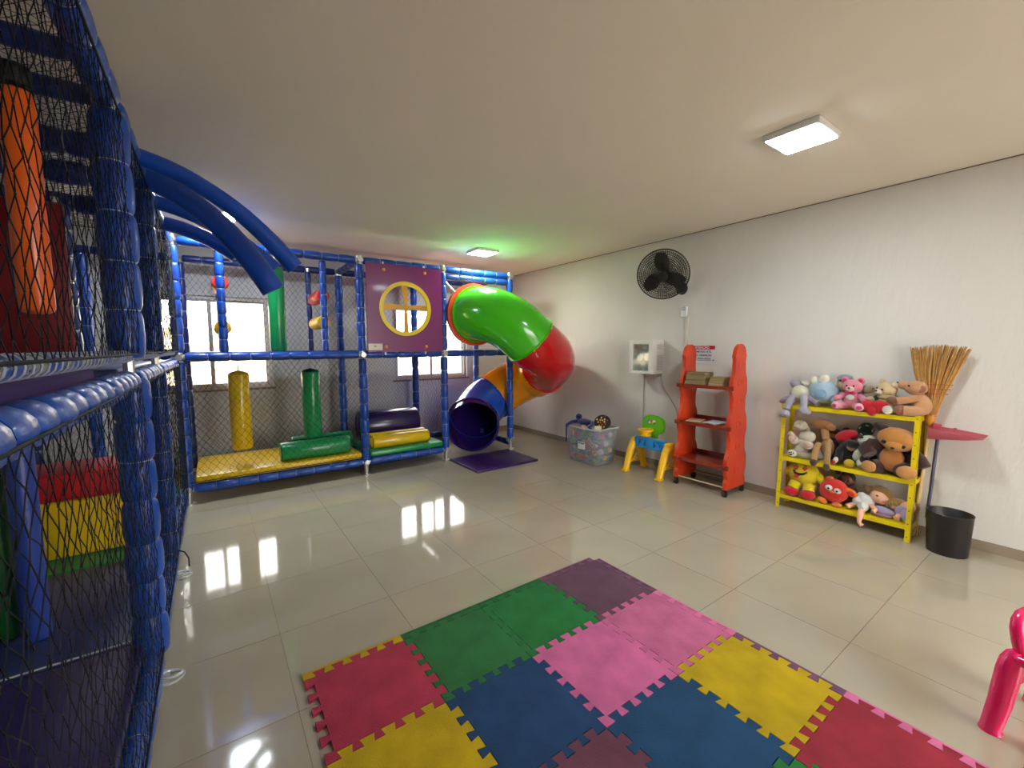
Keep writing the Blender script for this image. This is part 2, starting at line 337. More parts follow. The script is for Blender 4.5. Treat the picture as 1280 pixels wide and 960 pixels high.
# nets
net((LX + 0.045, 0.35, 0.17), (0, FY - 0.4, 0), (0, 0, Z1 - 0.235), 0.05, 0.07, r=0.0012, jit=0.14)
net((LX + 0.045, 0.35, Z1 + 0.06), (0, FY - 0.4, 0), (0, 0, Z2 - Z1 - 0.13), 0.05, 0.075, r=0.0012, jit=0.14)
net((LB + 0.03, 0.3, Z2 + 0.03), (-LB + LX - 0.03, 0, 0), (0, FY - 0.3, 0), 0.055, 0.055, r=0.0013)
net((LB, BY + 0.04, 0.2), (PX[0] - LB, 0, 0), (0, 0, Z2 - 0.2), 0.06, 0.09, r=0.0014)
net((LB, 0.35, 0.2), (0, 5.6, 0), (0, 0, Z2 - 0.2), 0.09, 0.12, r=0.0013)
net((PX[0], FY - 0.045, 0.22), (PX[1] - PX[0], 0, 0), (0, 0, Z1 - 0.25), 0.065, 0.085, r=0.0013)
net((PX[0], BY + 0.04, 0.2), (PX[1] - PX[0], 0, 0), (0, 0, Z1 - 0.2), 0.06, 0.085, r=0.0015)
net((PX[0], BY + 0.04, Z1), (PX[1] - PX[0], 0, 0), (0, 0, Z2 - Z1), 0.06, 0.085, r=0.0015)
net((PX[1], BY + 0.04, 0.2), (PX[2] - PX[1], 0, 0), (0, 0, Z1 - 0.2), 0.045, 0.06, r=0.0014)
net((PX[1], BY + 0.04, Z1), (PX[2] - PX[1], 0, 0), (0, 0, Z2 - Z1), 0.06, 0.085, r=0.0015)
net((PX[2], FY + 0.05, 0.25), (0, BY - FY - 0.05, 0), (0, 0, Z1 - 0.25), 0.05, 0.07, r=0.0014)
# thin uprights with foam pegs between them, upper deck of the long bay
for x, zz in ((0.12, (2.15, 1.71)), (1.06, (2.08, 1.79))):
    foam('upright', (x, FY + 0.02, Z1), (x, FY + 0.02, Z2), 0.036, seg=0.12, n=12)
    foam('upright', (x, BY - 0.1, Z1), (x, BY - 0.1, Z2), 0.032, m_navy, seg=0.14, n=12)
    for z, m, nm in zip(zz, (mat('red_foam', (214, 52, 44), rough=0.5, bump=0.4, scale=60), mat('yellow_foam', (226, 178, 36), rough=0.5, bump=0.4, scale=60)), ('red', 'yellow')):
        tag(MB().roll((x, FY + 0.06, z), (x, FY + 0.55, z), 0.072, 20, 0.012).cyl((x, FY + 0.55, z), (x, BY - 0.12, z), 0.02, n=8).build('foam_peg', m, play), nm + ' foam peg')
# strap and laces on the deck edge
MB().cyl((LX - 0.03, 2.43, 0.213), (LB, 2.43, 0.213), 0.004, n=6).build('strap', mat('strap', (190, 190, 196), rough=0.5), play)
b = MB()
for k in range(100):
    y = 0.45 + k * 0.046; b.torus((LX, y, Z1 + 0.05), (0.2, 1, 0), 0.023, 0.0025, 12, 4)
b.build('lacing', mat('lacing', (150, 156, 176), rough=0.5), play)['kind'] = 'stuff'
b = MB()
for y in (2.42, 3.5): b.torus((LX + 0.06, y - 0.03, 0.025), (0.15, 0.2, 1), 0.04, 0.007, 18, 6).torus((LX + 0.06, y - 0.03, 0.008), (0, 0, 1), 0.045, 0.007, 18, 6)
b.build('foot_shoe', glassy('clear_plastic', refl=0.2, haze=0.35), play)
MB().tube([(LX + 0.05, 3.42, 0.2), (LX + 0.08, 3.40, 0.19), (LX + 0.1, 3.38, 0.15), (LX + 0.1, 3.37, 0.1)], 0.004, 5).build('cord_end', m_net, play)
# purple panel with round window
m_panel = mat('purple_board', (128, 28, 104), rough=0.3, coat=0.15, var=0.05, vscale=2)
m_ywin = mat('yellow_board', (240, 206, 24), rough=0.3)
PW = (1.5, 2.45, 1.45, 2.475); pc = (1.965, 1.965); RR = 0.315
n = 40; circ = [(pc[0] + RR * math.cos(2 * PI * i / n), pc[1] + RR * math.sin(2 * PI * i / n)) for i in range(n)]
def sqr(a):     # matching points on the outer rectangle
    dx, dz = math.cos(a), math.sin(a); tx = ((PW[1] - pc[0]) if dx > 0 else (PW[0] - pc[0])) / dx if abs(dx) > 1e-6 else 1e9; tz = ((PW[3] - pc[1]) if dz > 0 else (PW[2] - pc[1])) / dz if abs(dz) > 1e-6 else 1e9
    t = min(tx, tz); return (pc[0] + dx * t, pc[1] + dz * t)
angs = sorted([2 * PI * i / n for i in range(n)] + [math.atan2(z - pc[1], x - pc[0]) % (2 * PI) for x in PW[:2] for z in PW[2:]])
N_ = len(angs); inn = [(pc[0] + RR * math.cos(a), pc[1] + RR * math.sin(a)) for a in angs]; out = [sqr(a) for a in angs]
vs = [(x, FY - 0.075, z) for x, z in inn] + [(x, FY - 0.075, z) for x, z in out] + [(x, FY - 0.06, z) for x, z in inn] + [(x, FY - 0.06, z) for x, z in out]
fs = []
for i in range(N_):
    j = (i + 1) % N_
    fs += [(i, j, N_ + j, N_ + i), (2 * N_ + i, 3 * N_ + i, 3 * N_ + j, 2 * N_ + j), (i, 2 * N_ + i, 2 * N_ + j, j), (N_ + i, N_ + j, 3 * N_ + j, 3 * N_ + i)]
pn = tag(MB().add(vs, fs).build('play_panel', m_panel, play, smooth=30), 'purple square panel with round yellow window')
MB().ring((pc[0], FY - 0.078, pc[1]), (0, 1, 0), 0.278, 0.325, 0.022, 48).build('window_ring', m_ywin, pn)
def arcpoly(w0, w1):   # tapered cross bar
    return w0, w1
cb = MB()
cb.prism([(-0.29, -0.045), (-0.29, 0.045), (0.0, 0.02), (0.29, 0.035), (0.29, -0.035), (0.0, -0.02)], (pc[0], FY - 0.082, pc[1] + 0.02), (1, 0, 0), (0, 0, 1), (0, 0.012, 0))
cb.prism([(-0.05, 0.28), (0.03, 0.28), (0.015, 0.0), (0.03, -0.28), (-0.03, -0.28), (-0.015, 0.0)], (pc[0], FY - 0.0835, pc[1]), (1, 0, 0), (0, 0, 1), (0, 0.012, 0))
tag(cb.build('cross_bar', mat('amber_board', (222, 160, 30), rough=0.35), pn), 'amber cross bars')
m_bolt = mat('orange_cap', (232, 150, 50), rough=0.35)
for x in (1.71, 2.22):
    for z in (2.41, 1.51):
        MB().ell((x, FY - 0.08, z), (0.02, 0.012, 0.02), n=12, k=8).build('bolt_cap', m_bolt, pn)
        s_ = 1 if z > 2 else -1
        MB().box((x, FY - 0.05, z + 0.05 * s_), (0.022, 0.006, 0.09)).build('bracket', m_white, pn)
lbp = MB().box((1.585, FY - 0.078, 1.51), (0.165, 0.003, 0.075)).build('info_plate', mat('plate', (226, 214, 206), rough=0.4), pn)
text('36', 0.03, mat('ink', (60, 55, 40)), pn, (1.58, FY - 0.081, 1.508), (1, 0, 0), (0, 0, 1), name='plate_number')
# ------------------------------------------------------------------ curved arms over the walkway
m_arm = mat('arm_blue', (20, 74, 178), rough=0.3, coat=0.2)
for k, (y, L_, DR, r_) in enumerate(((3.0, 0.73, 0.5, 0.048), (3.32, 0.64, 0.61, 0.07), (3.85, 0.72, 0.38, 0.05), (4.45, 0.5, 0.2, 0.06))):
    lb = ['curved blue foam arm reaching from the top beam, nearest and highest', 'widest curved blue foam arm, second from the front', 'curved blue foam arm third back, its end beside the green hanging tube', 'bright blue curved foam arm farthest back, by the corner post'][k]
    pth = []; rr = []
    P = [(0.0, 2.5), (0.27 * L_, 2.5 - 0.12 * DR), (0.575 * L_, 2.5 - 0.38 * DR), (0.82 * L_, 2.5 - 0.7 * DR), (1.0 * L_, 2.5 - DR)]
    for i in range(17):
        t = i / 16 * 4; j = min(3, int(t)); f = t - j; a = P[max(j - 1, 0)]; b_ = P[j]; c = P[j + 1]; d_ = P[min(j + 2, 4)]
        q = [0.5 * ((2 * b_[e]) + (-a[e] + c[e]) * f + (2 * a[e] - 5 * b_[e] + 4 * c[e] - d_[e]) * f * f + (-a[e] + 3 * b_[e] - 3 * c[e] + d_[e]) * f ** 3) for e in (0, 1)]
        pth.append((LX + 0.02 + q[0], y, q[1])); rr.append(r_ * (0.9 + 0.2 * i / 16))
    n_ = 16; mb = MB(); mb.tube(pth, rr, n_, False); mb.tube(pth, [x * 0.78 for x in rr], n_, False)
    L0 = 16 * n_; b2 = 17 * n_
    mb.f += [(L0 + j, L0 + (j + 1) % n_, b2 + L0 + (j + 1) % n_, b2 + L0 + j) for j in range(n_)] + [(j, (j + 1) % n_, b2 + (j + 1) % n_, b2 + j) for j in range(n_)]; mb.m += [0] * (2 * n_)
    o = mb.build('curved_arm', m_arm, None, loc=(LX, y, 2.5)); tag(o, lb, 'arm', 'curved blue arms')
# ------------------------------------------------------------------ hanging and lying rollers
def hanger(name, x, y, zb, zt, r, m, lb, cat='roller', cap=None, ztop=None, n=20):
    t = thing(name, lb, cat, (x, y, zb))
    MB().roll((0, 0, 0), (0, 0, zt - zb), r, n, 0.02).build('cylinder', m, t)
    MB().tube([(0, 0, zt - zb - 0.004), (0, 0, zt - zb + 0.012), (0, 0, zt - zb + 0.03)], [r * 0.97, r * 0.7, 0.01], n).build('cap', cap or m, t)
    MB().cyl((0, 0, zt - zb + 0.02), (0, 0, (ztop or zt + 0.12) - zb), 0.005, n=6).torus((0, 0, zt - zb + 0.05), (0, 1, 0), 0.014, 0.004, 12, 5).build('hook', m_steel, t)
    return t
hanger('hanging_roller', 0.235, 5.4, 0.42, 1.24, 0.098, m_yel, 'yellow padded punch bag hanging over the yellow deck', ztop=1.4)
hanger('hanging_roller', 0.93, 5.34, 0.47, 1.24, 0.098, m_grn, 'green padded punch bag hanging above lying green rolls', cap=mat('dark_green', (10, 60, 36), rough=0.5), ztop=1.4)
hanger('hanging_roller', 0.62, 5.3, 1.47, 2.36, 0.083, m_grn, 'tall green padded tube hanging in upper bay beside the window', ztop=2.5)
hanger('hanging_roller', -0.5, 2.26, 1.63, 2.40, 0.048, m_org, 'orange padded tube hanging behind the near net', cap=mat('black_vinyl', (22, 20, 22), rough=0.5), ztop=2.5)
MB().roll((0, 0, 0.775), (0, 0, 0.85), 0.044, 20).build('sleeve', MATS['black_vinyl'], bpy.data.objects['hanging_roller.003'])
t = thing('foam_pillar', 'smooth blue foam pillar standing on the near lower deck', 'pillar', (-0.70, 2.71, 0.21)); MB().roll((0, 0, 0), (0, 0, 1.08), 0.047, 20).build('cylinder', mat('pillar_blue', (44, 70, 160), rough=0.35, bump=0.4, scale=30), t)
t = thing('foam_pillar', 'dark green foam pillar standing behind the smooth blue pillar', 'pillar', (-0.81, 2.80, 0.21)); MB().roll((0, 0, 0), (0, 0, 1.08), 0.048, 20).build('cylinder', mat('pillar_green', (18, 84, 34), rough=0.4, bump=0.3, scale=30), t)
tag(MB().rbox((-1.0, 3.55, 1.90), (0.72, 0.04, 0.86), 0.012).build('padded_panel', m_dred, None, loc=(-1.0, 3.55, 1.47)), 'dark red padded panel on the upper level behind orange tube', 'panel')
tag(MB().rbox((-0.81, 3.9, 0.392), (0.96, 0.46, 0.355), 0.015).build('foam_step', m_yel, None, loc=(-0.81, 3.9, 0.21)), 'yellow padded step block on the left lower deck', 'step')
tag(MB().rbox((-0.81, 3.9, 0.655), (0.96, 0.46, 0.165), 0.015).build('foam_step', m_red, None, loc=(-0.81, 3.9, 0.57)), 'red padded step block stacked on the yellow one', 'step')
def lying(a, b, r, m, mc, lb):
    a = V(a); b = V(b); o = (a + b) / 2; t = thing('foam_roll', lb, 'foam roll', (o.x, o.y, o.z - r)); a = a - t.location; b = b - t.location; d = (b - a).normalized()
    MB().roll(a, b, r, 24, 0.014).build('cover', m, t)
    for e, s_ in ((a, -1), (b, 1)): MB().torus(e + d * s_ * -0.004, d, r - 0.01, 0.006, 24, 6).build('piping', mc, t)
    return t
m_blk = mat('black_piping', (16, 16, 18), rough=0.5)
ZD = 0.265
lying((0.57, 5.2, ZD + 0.103), (1.29, 5.2, ZD + 0.103), 0.103, m_grn, m_blk, 'front green foam roll lying on the yellow deck')
lying((0.72, 5.5, ZD + 0.103), (1.4, 5.5, ZD + 0.103), 0.103, m_grn, m_blk, 'rear green foam roll lying behind the other green roll')
lying((1.56, 5.2, ZD + 0.08), (2.3, 5.2, ZD + 0.08), 0.08, m_yel, m_blk, 'front yellow foam roll lying on the green deck')
lying((1.58, 5.37, ZD + 0.08), (2.32, 5.37, ZD + 0.08), 0.08, m_yel, m_blk, 'rear yellow foam roll lying against the purple roll')
lying((1.56, 5.72, ZD + 0.2), (2.34, 5.72, ZD + 0.2), 0.2, mat('purple_dark_vinyl', (46, 30, 84), rough=0.25, bump=0.25, scale=9, coat=0.3), m_blk, 'thick dark purple foam roll at the back of the green deck')
# ------------------------------------------------------------------ tube slide
SC = V((3.50, 4.98, 0)); SR = 0.55; TR = 0.355
slide = thing('tube_slide', 'spiral tube slide in green, red, orange and blue sections', 'slide', (3.5, 4.98, 0))
def spt(a):
    r = math.radians(a); k = a / 360; t = min(max(k * 360 / 332, 0), 1); z = 1.935 - 1.545 * (t - (0.08 * math.sin(PI * t / 0.27) if t < 0.27 else 0.05 * math.sin(PI * (t - 0.27) / 0.73) ** 2 * (1 if t > 0.6 else 0.5)))
    if a < 0: return V((SC.x - SR, SC.y + 0.0 - a / 90 * 0.5, z))
    if a > 360: return V((SC.x - SR, SC.y - (a - 360) / 90 * 0.5, z))
    return V((SC.x - SR * math.cos(r), SC.y - SR * math.sin(r), z))
def section(a0, a1, m, lb, r0=TR, fl0=True, fl1=True, steps=None, inner=None):
    steps = steps or max(3, int(abs(a1 - a0) / 6)); n = 32; vs = []; rings = []
    for q in range(steps + 1):
        a = a0 + (a1 - a0) * q / steps; p = spt(a); d = (spt(a + 0.5) - spt(a - 0.5)).normalized()
        u = d.cross(V((0, 0, 1))).normalized(); w_ = u.cross(d); rings.append((p, u, w_, d))
    mb = MB(); prof = []
    for q, (p, u, w_, d) in enumerate(rings):
        prof.append((p, u, w_, r0))
    def put(lst, rad, mi=0):
        base = len(mb.v)
        for (p, u, w_, _) in lst:
            for j in range(n): an = 2 * PI * j / n; mb.v.append(tuple(p + (u * math.cos(an) + w_ * math.sin(an)) * rad - SC))
        for q in range(len(lst) - 1):
            for j in range(n): a = base + q * n + j; b = base + q * n + (j + 1) % n; mb.f.append((a, b, b + n, a + n)); mb.m.append(mi)
        return base
    o_ = put(prof, r0); i_ = put(prof, r0 - 0.012, 1 if inner else 0); last = (len(rings) - 1) * n
    for off in (0, last):
        for j in range(n): mb.f.append((o_ + off + j, o_ + off + (j + 1) % n, i_ + off + (j + 1) % n, i_ + off + j)); mb.m.append(0)
    o = mb.build('slide_section', [m, inner] if inner else m, slide, smooth=60); tag(o, lb)
    for fl_, (p, u, w_, d) in ((fl0, rings[0]), (fl1, rings[-1])):
        if fl_: MB().ring(p - SC + d * (0.007 if fl_ is True and p is rings[0][0] else -0.007), d, r0 - 0.01, r0 + 0.018, 0.012, 40).build('flange', m, o)
    return o
g_ = dict(rough=0.16, coat=0.4, spec=0.6)
m_sg = mat('slide_green', (70, 200, 20), **g_); m_sr = mat('slide_red', (205, 16, 24), **g_); m_so = mat('slide_orange', (240, 150, 12), **g_)
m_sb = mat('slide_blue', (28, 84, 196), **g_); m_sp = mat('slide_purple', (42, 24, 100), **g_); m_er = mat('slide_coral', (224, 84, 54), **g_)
section(0, 82, m_sg, 'bright green curved tube section'); section(82, 172, m_sr, 'red curved tube section'); section(172, 268, m_so, 'orange curved tube section')
section(268, 318, m_sb, 'blue curved tube section', inner=m_sp); section(318, 333, m_sp, 'dark purple exit section', r0=TR + 0.006)  # blue section's inner faces coloured dark purple to stand for shade inside the tube
p = spt(-6) - SC
MB().ring(p + V((0, 0.03, 0)), (0, 1, 0), TR - 0.02, TR + 0.06, 0.05, 48).build('entry_ring', m_er, slide)
e = spt(-4) - SC
for sx, sz in ((-1, -1), (-1, 1), (1, 1), (1, -1)):
    MB().cyl(e + V((sx * 0.29, 0.05, sz * 0.29)), e + V((sx * 0.47, 0.08, sz * 0.47)), 0.008, n=6).build('brace', m_steel, slide)
for a in (82, 172, 268):
    p = spt(a); d = (spt(a + 1) - spt(a - 1)).normalized(); u = d.cross(V((0, 0, 1))).normalized(); w_ = u.cross(d)
    for an in (30, 150, 210, 330):
        r = math.radians(an); q = p - SC + (u * math.cos(r) + w_ * math.sin(r)) * (TR + 0.02); MB().ell(q, 0.012, n=8, k=6).build('bolt_cap', m_bolt, slide)
for a, tz in ((290, 0),):
    p = spt(a) - SC; MB().cyl((p.x, p.y, 0.0), (p.x, p.y, p.z - TR + 0.01), 0.024, n=12).cyl((p.x, p.y, 0), (p.x, p.y, 0.01), 0.07, n=16).build('support_post', mat('dark_post', (20, 30, 70), rough=0.4), slide)
m_mat = mat('mat_purple', (52, 28, 92), rough=0.3, var=0.15, vscale=5, bump=0.1, scale=20)
tag(MB().rbox((2.985, 4.66, 0.014), (0.93, 0.72, 0.028), 0.006).build('landing_mat', m_mat, None, loc=(2.985, 4.66, 0)), 'flat dark purple landing mat under the slide exit', 'mat')
# ================================================================== JIGSAW FOAM TILES
def edge_profile(n=5, d=0.016):   # points along 0..1 with dovetail teeth of depth d towards +
    pts = []
    for i in range(n):
        a = 0.1 + i * 0.175; b = a + 0.1; e = 0.009
        pts += [(a + e, 0), (a - e, 1), (b + e, 1), (b - e, 0)]
    return pts
EP = edge_profile()
MX0, MY0, PXp, PYp = 0.262, 2.005, 0.463, 0.478     # left edge, far edge (rows come towards the camera)
D = 0.036
def corner(c, r): return V((MX0 + c * PXp + 0.004 * math.sin(c * 3 + r * 5), MY0 - r * PYp + 0.004 * math.sin(c * 5 + r * 2)))
def edge(a, b, side, teeth=True):    # a->b, teeth offset to the left by D when side>0
    a = V(a); b = V(b); dr = b - a; nn = V((-dr.y, dr.x)).normalized() * D * side; out = [a]
    if teeth:
        for t, h in EP: out.append(a + dr * t + nn * h)
    return out
cols = {(0, 0): ('red', (182, 54, 82)), (1, 0): ('green', (46, 116, 62)), (2, 0): ('green', (34, 120, 58)), (3, 0): ('plum', (106, 72, 92)),
        (0, 1): ('yellow', (200, 168, 14)), (1, 1): ('blue', (32, 68, 112)), (2, 1): ('pink', (214, 108, 160)), (3, 1): ('pink', (204, 106, 150)),
        (1, 2): ('maroon', (112, 66, 84)), (2, 2): ('blue', (30, 74, 114)), (3, 2): ('yellow', (196, 166, 16)),
        (2, 3): ('green', (40, 126, 60)), (3, 3): ('red', (160, 46, 62))}
labs = {(0, 0): 'crimson jigsaw foam tile at the far left corner of the mat', (1, 0): 'green jigsaw foam tile next to the crimson one, back edge of mat', (2, 0): 'green jigsaw foam tile between the other green and the plum tile',
        (3, 0): 'plum jigsaw foam tile at the farthest corner of the mat', (0, 1): 'yellow jigsaw foam tile in front of the crimson tile', (1, 1): 'dark blue jigsaw foam tile between yellow and pink tiles',
        (2, 1): 'bright pink jigsaw foam tile touching both blue tiles', (3, 1): 'pink jigsaw foam tile with a worn brownish patch, in front of the plum tile', (1, 2): 'maroon jigsaw foam tile at the bottom edge between blue tiles',
        (2, 2): 'blue jigsaw foam tile beside the right yellow tile', (3, 2): 'yellow jigsaw foam tile on the right edge of the mat', (2, 3): 'green jigsaw foam tile beside the dark red one, nearest row', (3, 3): 'dark red jigsaw foam tile nearest on the right edge of the mat'}
strips = {('t', 0, 0): 'y', ('t', 1, 0): 'g', ('t', 2, 0): 'g', ('t', 3, 0): 'p', ('r', 3, 0): 'p', ('r', 3, 1): 'k', ('r', 3, 2): 'p', ('r', 3, 3): 'k'}
sc_col = {'y': ('yellow', (196, 164, 16)), 'g': ('green', (38, 104, 54)), 'p': ('purple', (122, 78, 110)), 'k': ('pink', (222, 116, 164))}
def eva(nm, rgb): return mat('eva_' + nm + '_%d_%d_%d' % rgb, rgb, rough=0.8, bump=0.35, scale=160, var=0.3, vscale=7, spec=0.25)
for (c, r), (nm, rgb) in cols.items():
    A, B, C_, D_ = corner(c, r), corner(c + 1, r), corner(c + 1, r + 1), corner(c, r + 1)   # far-left, far-right, near-right, near-left
    # shared edges must use one direction: horizontal left->right (teeth away from camera), vertical far->near (teeth to the +x side)
    top = edge(A, B, 1); bot = edge(D_, C_, 1); rt = edge(B, C_, 1); lf = edge(A, D_, 1)
    poly = top + rt + [C_] + bot[1:][::-1] + [D_] + lf[1:][::-1]
    ctr = (A + C_) / 2; ss = 0.9935
    poly = [ctr + (p - ctr) * ss for p in poly]
    h = 0.012 + 0.0015 * ((c * 3 + r * 2) % 3) / 3
    o = MB().prism([(p.x, p.y) for p in poly], (0, 0, 0), (1, 0, 0), (0, 1, 0), (0, 0, h)).build('foam_tile', eva(nm, rgb), None, smooth=30, loc=(ctr.x, ctr.y, 0))
    tag(o, labs[(c, r)], 'floor mat', 'jigsaw play mat tiles')
pos = {('t', 0, 0): 'yellow edge strip along the back of the crimson tile', ('t', 1, 0): 'green edge strip behind the green tile next to crimson', ('t', 2, 0): 'green edge strip behind the second green tile', ('t', 3, 0): 'purple edge strip along the back of the plum tile',
       ('r', 3, 0): 'purple edge strip along the right side of the plum tile', ('r', 3, 1): 'pink edge strip along the right of the worn pink tile', ('r', 3, 2): 'purple edge strip along the right yellow tile', ('r', 3, 3): 'pink edge strip beside the dark red tile'}
for (s_, c, r), k in strips.items():
    A, B, C_ = corner(c, r), corner(c + 1, r), corner(c + 1, r + 1); nm, rgb = sc_col[k]; w_ = D + 0.012
    if s_ == 't': e_ = edge(A, B, 1); e_.append(B); n_ = V((-(B - A).y, (B - A).x)).normalized() * w_; poly = e_ + [B + n_, A + n_]
    else: e_ = edge(B, C_, 1); e_.append(C_); n_ = V((-(C_ - B).y, (C_ - B).x)).normalized() * w_; poly = e_ + [C_ + n_, B + n_]
    ctr = sum(poly, V((0, 0))) / len(poly)
    sh = (V((0, 1)) if s_ == 't' else V((1, 0))) * 0.0012; poly = [p + sh for p in poly]
    o = MB().prism([(p.x, p.y) for p in poly], (0, 0, 0), (1, 0, 0), (0, 1, 0), (0, 0, 0.0125)).build('edge_strip', eva(nm, rgb), None, smooth=30, loc=(ctr.x, ctr.y, 0))
    tag(o, pos[(s_, c, r)], 'mat edge', 'edge strips of the jigsaw mat')
# ================================================================== WALL FAN
m_black = mat('black_plastic', (24, 22, 22), rough=0.35)
m_cage = mat('cage_wire', (34, 30, 28), rough=0.35, metal=0.3)
m_blade = mat('fan_blade', (52, 44, 36), rough=0.3, alpha=1.0)
FC = V((4.16, 2.97, 2.29)); ax = V((-0.80, -0.50, -0.40)).normalized()
fan = thing('wall_fan', 'round black caged fan high on the right wall', 'fan', FC)
u, w_ = frame(ax); Rf = 0.275
def cage(sgn, name):
    b = MB()
    for i in range(72):
        a = 2 * PI * i / 72; rd = u * math.cos(a) + w_ * math.sin(a); pth = []
        for k in range(7):
            t = k / 6; r = 0.05 + (Rf - 0.05) * t; h = 0.075 * (1 - (t ** 2.6)); sw = 0.18 * t; rd2 = u * math.cos(a + sw) + w_ * math.sin(a + sw); pth.append(rd2 * r + ax * h * sgn)
        b.tube(pth, 0.0026, 3, False)
    for R_ in (0.07, 0.09, 0.11, 0.13, 0.15, 0.17, 0.19, 0.21, 0.23, 0.25): t = (R_ - 0.05) / (Rf - 0.05); b.torus(ax * 0.075 * (1 - t ** 2.6) * sgn, ax, R_, 0.0028, 40, 4)
    return b.build(name, m_cage, fan, smooth=0)
cage(1, 'front_grille'); cage(-1, 'rear_grille')
MB().torus((0, 0, 0), ax, Rf, 0.008, 56, 8).build('rim', m_black, fan)
MB().tube([ax * 0.068, ax * 0.082, ax * 0.088], [0.056, 0.054, 0.03], 24).build('badge', m_black, fan)
MB().tube([ax * -0.03, ax * 0.03, ax * 0.045], [0.045, 0.045, 0.025], 20).build('hub', m_black, fan)
for k in range(3):
    a = 2 * PI * k / 3 + 0.5; r1 = u * math.cos(a) + w_ * math.sin(a); t1 = -u * math.sin(a) + w_ * math.cos(a)
    vs = []
    for q in range(7):
        s_ = q / 6; r = 0.04 + 0.2 * s_; wd = 0.03 + 0.05 * math.sin(PI * min(1, s_ * 0.8 + 0.12)); tw = 0.5 - 0.25 * s_
        for sg in (-1, 1):
            for th in (-0.0012, 0.0012): vs.append(r1 * r + t1 * (wd * sg + 0.03 * s_) + ax * (wd * sg * tw * 0.5 + th))
    fs = []
    for q in range(6):
        b_ = q * 4; fs += [(b_, b_ + 2, b_ + 6, b_ + 4), (b_ + 1, b_ + 5, b_ + 7, b_ + 3), (b_, b_ + 4, b_ + 5, b_ + 1), (b_ + 2, b_ + 3, b_ + 7, b_ + 6)]
    fs += [(0, 1, 3, 2), (24, 26, 27, 25)]
    MB().add(vs, fs).build('blade', m_blade, fan)
MB().roll(ax * -0.07, ax * -0.2, 0.06, 20).build('motor', m_black, fan)
wm = V((XW, 2.96, 2.16)) - FC
MB().tube([ax * -0.16, V((wm.x - 0.12, wm.y, wm.z + 0.02)), V((wm.x - 0.03, wm.y, wm.z))], [0.03, 0.024, 0.024], 12).build('arm', m_black, fan)
MB().tube([V((wm.x - 0.034, wm.y, wm.z)), V((wm.x - 0.004, wm.y, wm.z))], [0.06, 0.07], 24).build('wall_plate', m_black, fan)
t = thing('speed_switch', 'small round white switch with box below the wall fan', 'switch', (XW, 2.92, 1.93))
MB().rbox((-0.014, 0, -0.04), (0.026, 0.075, 0.12), 0.006).build('box', m_white, t)
MB().tube([(-0.027, 0, 0), (-0.045, 0, 0)], [0.026, 0.022], 20).build('knob', mat('grey_knob', (190, 190, 196), rough=0.3, metal=0.4), t)
m_conduit = mat('conduit', (214, 206, 196), rough=0.5)
tag(MB().bb((XW - 0.018, 2.865, 0.2), (XW, 2.9, 1.83)).build('conduit', m_conduit, None, smooth=0, loc=(XW, 2.88, 0.2)), 'white cable conduit running down wall from fan switch', 'conduit')
# ------------------------------------------------------------------ emergency light
t = thing('emergency_light', 'white wall box with vented side and glazed front', 'wall unit', (XW, 3.36, 1.165))
WB = mat('box_white', (226, 224, 216), rough=0.45)
bx = MB()   # open fronted housing, front faces -x
dX, hY, hZ = 0.22, 0.17, 0.41
bx.bb((-0.012, -hY, 0), (0, hY, hZ)).bb((-dX, -hY, 0), (-0.012, -hY + 0.012, hZ)).bb((-dX, hY - 0.012, 0), (-0.012, hY, hZ)).bb((-dX, -hY + 0.012, 0), (-0.012, hY - 0.012, 0.012)).bb((-dX, -hY + 0.012, hZ - 0.012), (-0.012, hY - 0.012, hZ))
bx.bb((-dX, -hY + 0.012, 0.012), (-dX + 0.01, -hY + 0.055, hZ - 0.012)).bb((-dX, hY - 0.055, 0.012), (-dX + 0.01, hY - 0.012, hZ - 0.012)).bb((-dX, -hY + 0.055, 0.012), (-dX + 0.01, hY - 0.055, 0.035)).bb((-dX, -hY + 0.055, hZ - 0.05), (-dX + 0.01, hY - 0.055, hZ - 0.012))
bx.build('housing', WB, t, smooth=0)
for k in range(15):
    z = 0.05 + k * 0.021
    if k in (9, 10, 11): continue
    MB().box((-0.075, -hY - 0.002, z), (0.11, 0.006, 0.006)).build('vent_slat', mat('vent', (176, 170, 160), rough=0.6), t)
MB().box((-0.15, 0.02, 0.33), (0.05, 0.2, 0.045)).build('amber_panel', mat('amber', (150, 112, 58), rough=0.4), t)
MB().box((-0.05, 0, 0.18), (0.05, 0.28, 0.28)).build('reflector', mat('silver', (170, 178, 176), rough=0.4, metal=0.3, bump=0.4, scale=30), t)
for y in (-0.055, 0.05):
    MB().tube([(-0.09, y, 0.19), (-0.13, y, 0.2), (-0.17, y, 0.2)], [0.02, 0.04, 0.046], 18).build('lamp', mat('lamp_glass', (215, 232, 222), rough=0.1, metal=0.1), t)
    MB().cyl((-0.1, y, 0.02), (-0.1, y, 0.15), 0.03, n=12).build('battery', mat('lamp_base', (205, 212, 212), rough=0.2, metal=0.4), t)
MB().bb((-dX + 0.002, -hY + 0.055, 0.035), (-dX + 0.005, hY - 0.055, hZ - 0.05)).build('glass', glassy('cover_glass', refl=0.07, haze=0.12, hazec=(220, 235, 225)), t)
m_cable = mat('grey_cable', (150, 146, 138), rough=0.5)
def cable(pts, lb, r=0.004): o = MB().tube(pts, r, 6).build('cable', m_cable, None, loc=pts[0]); return tag(o, lb, 'cable')
cable([(XW - 0.01, 3.46, 1.16), (XW - 0.01, 3.465, 0.8), (XW - 0.008, 3.47, 0.1)], 'straight cable hanging from the left of the wall box')
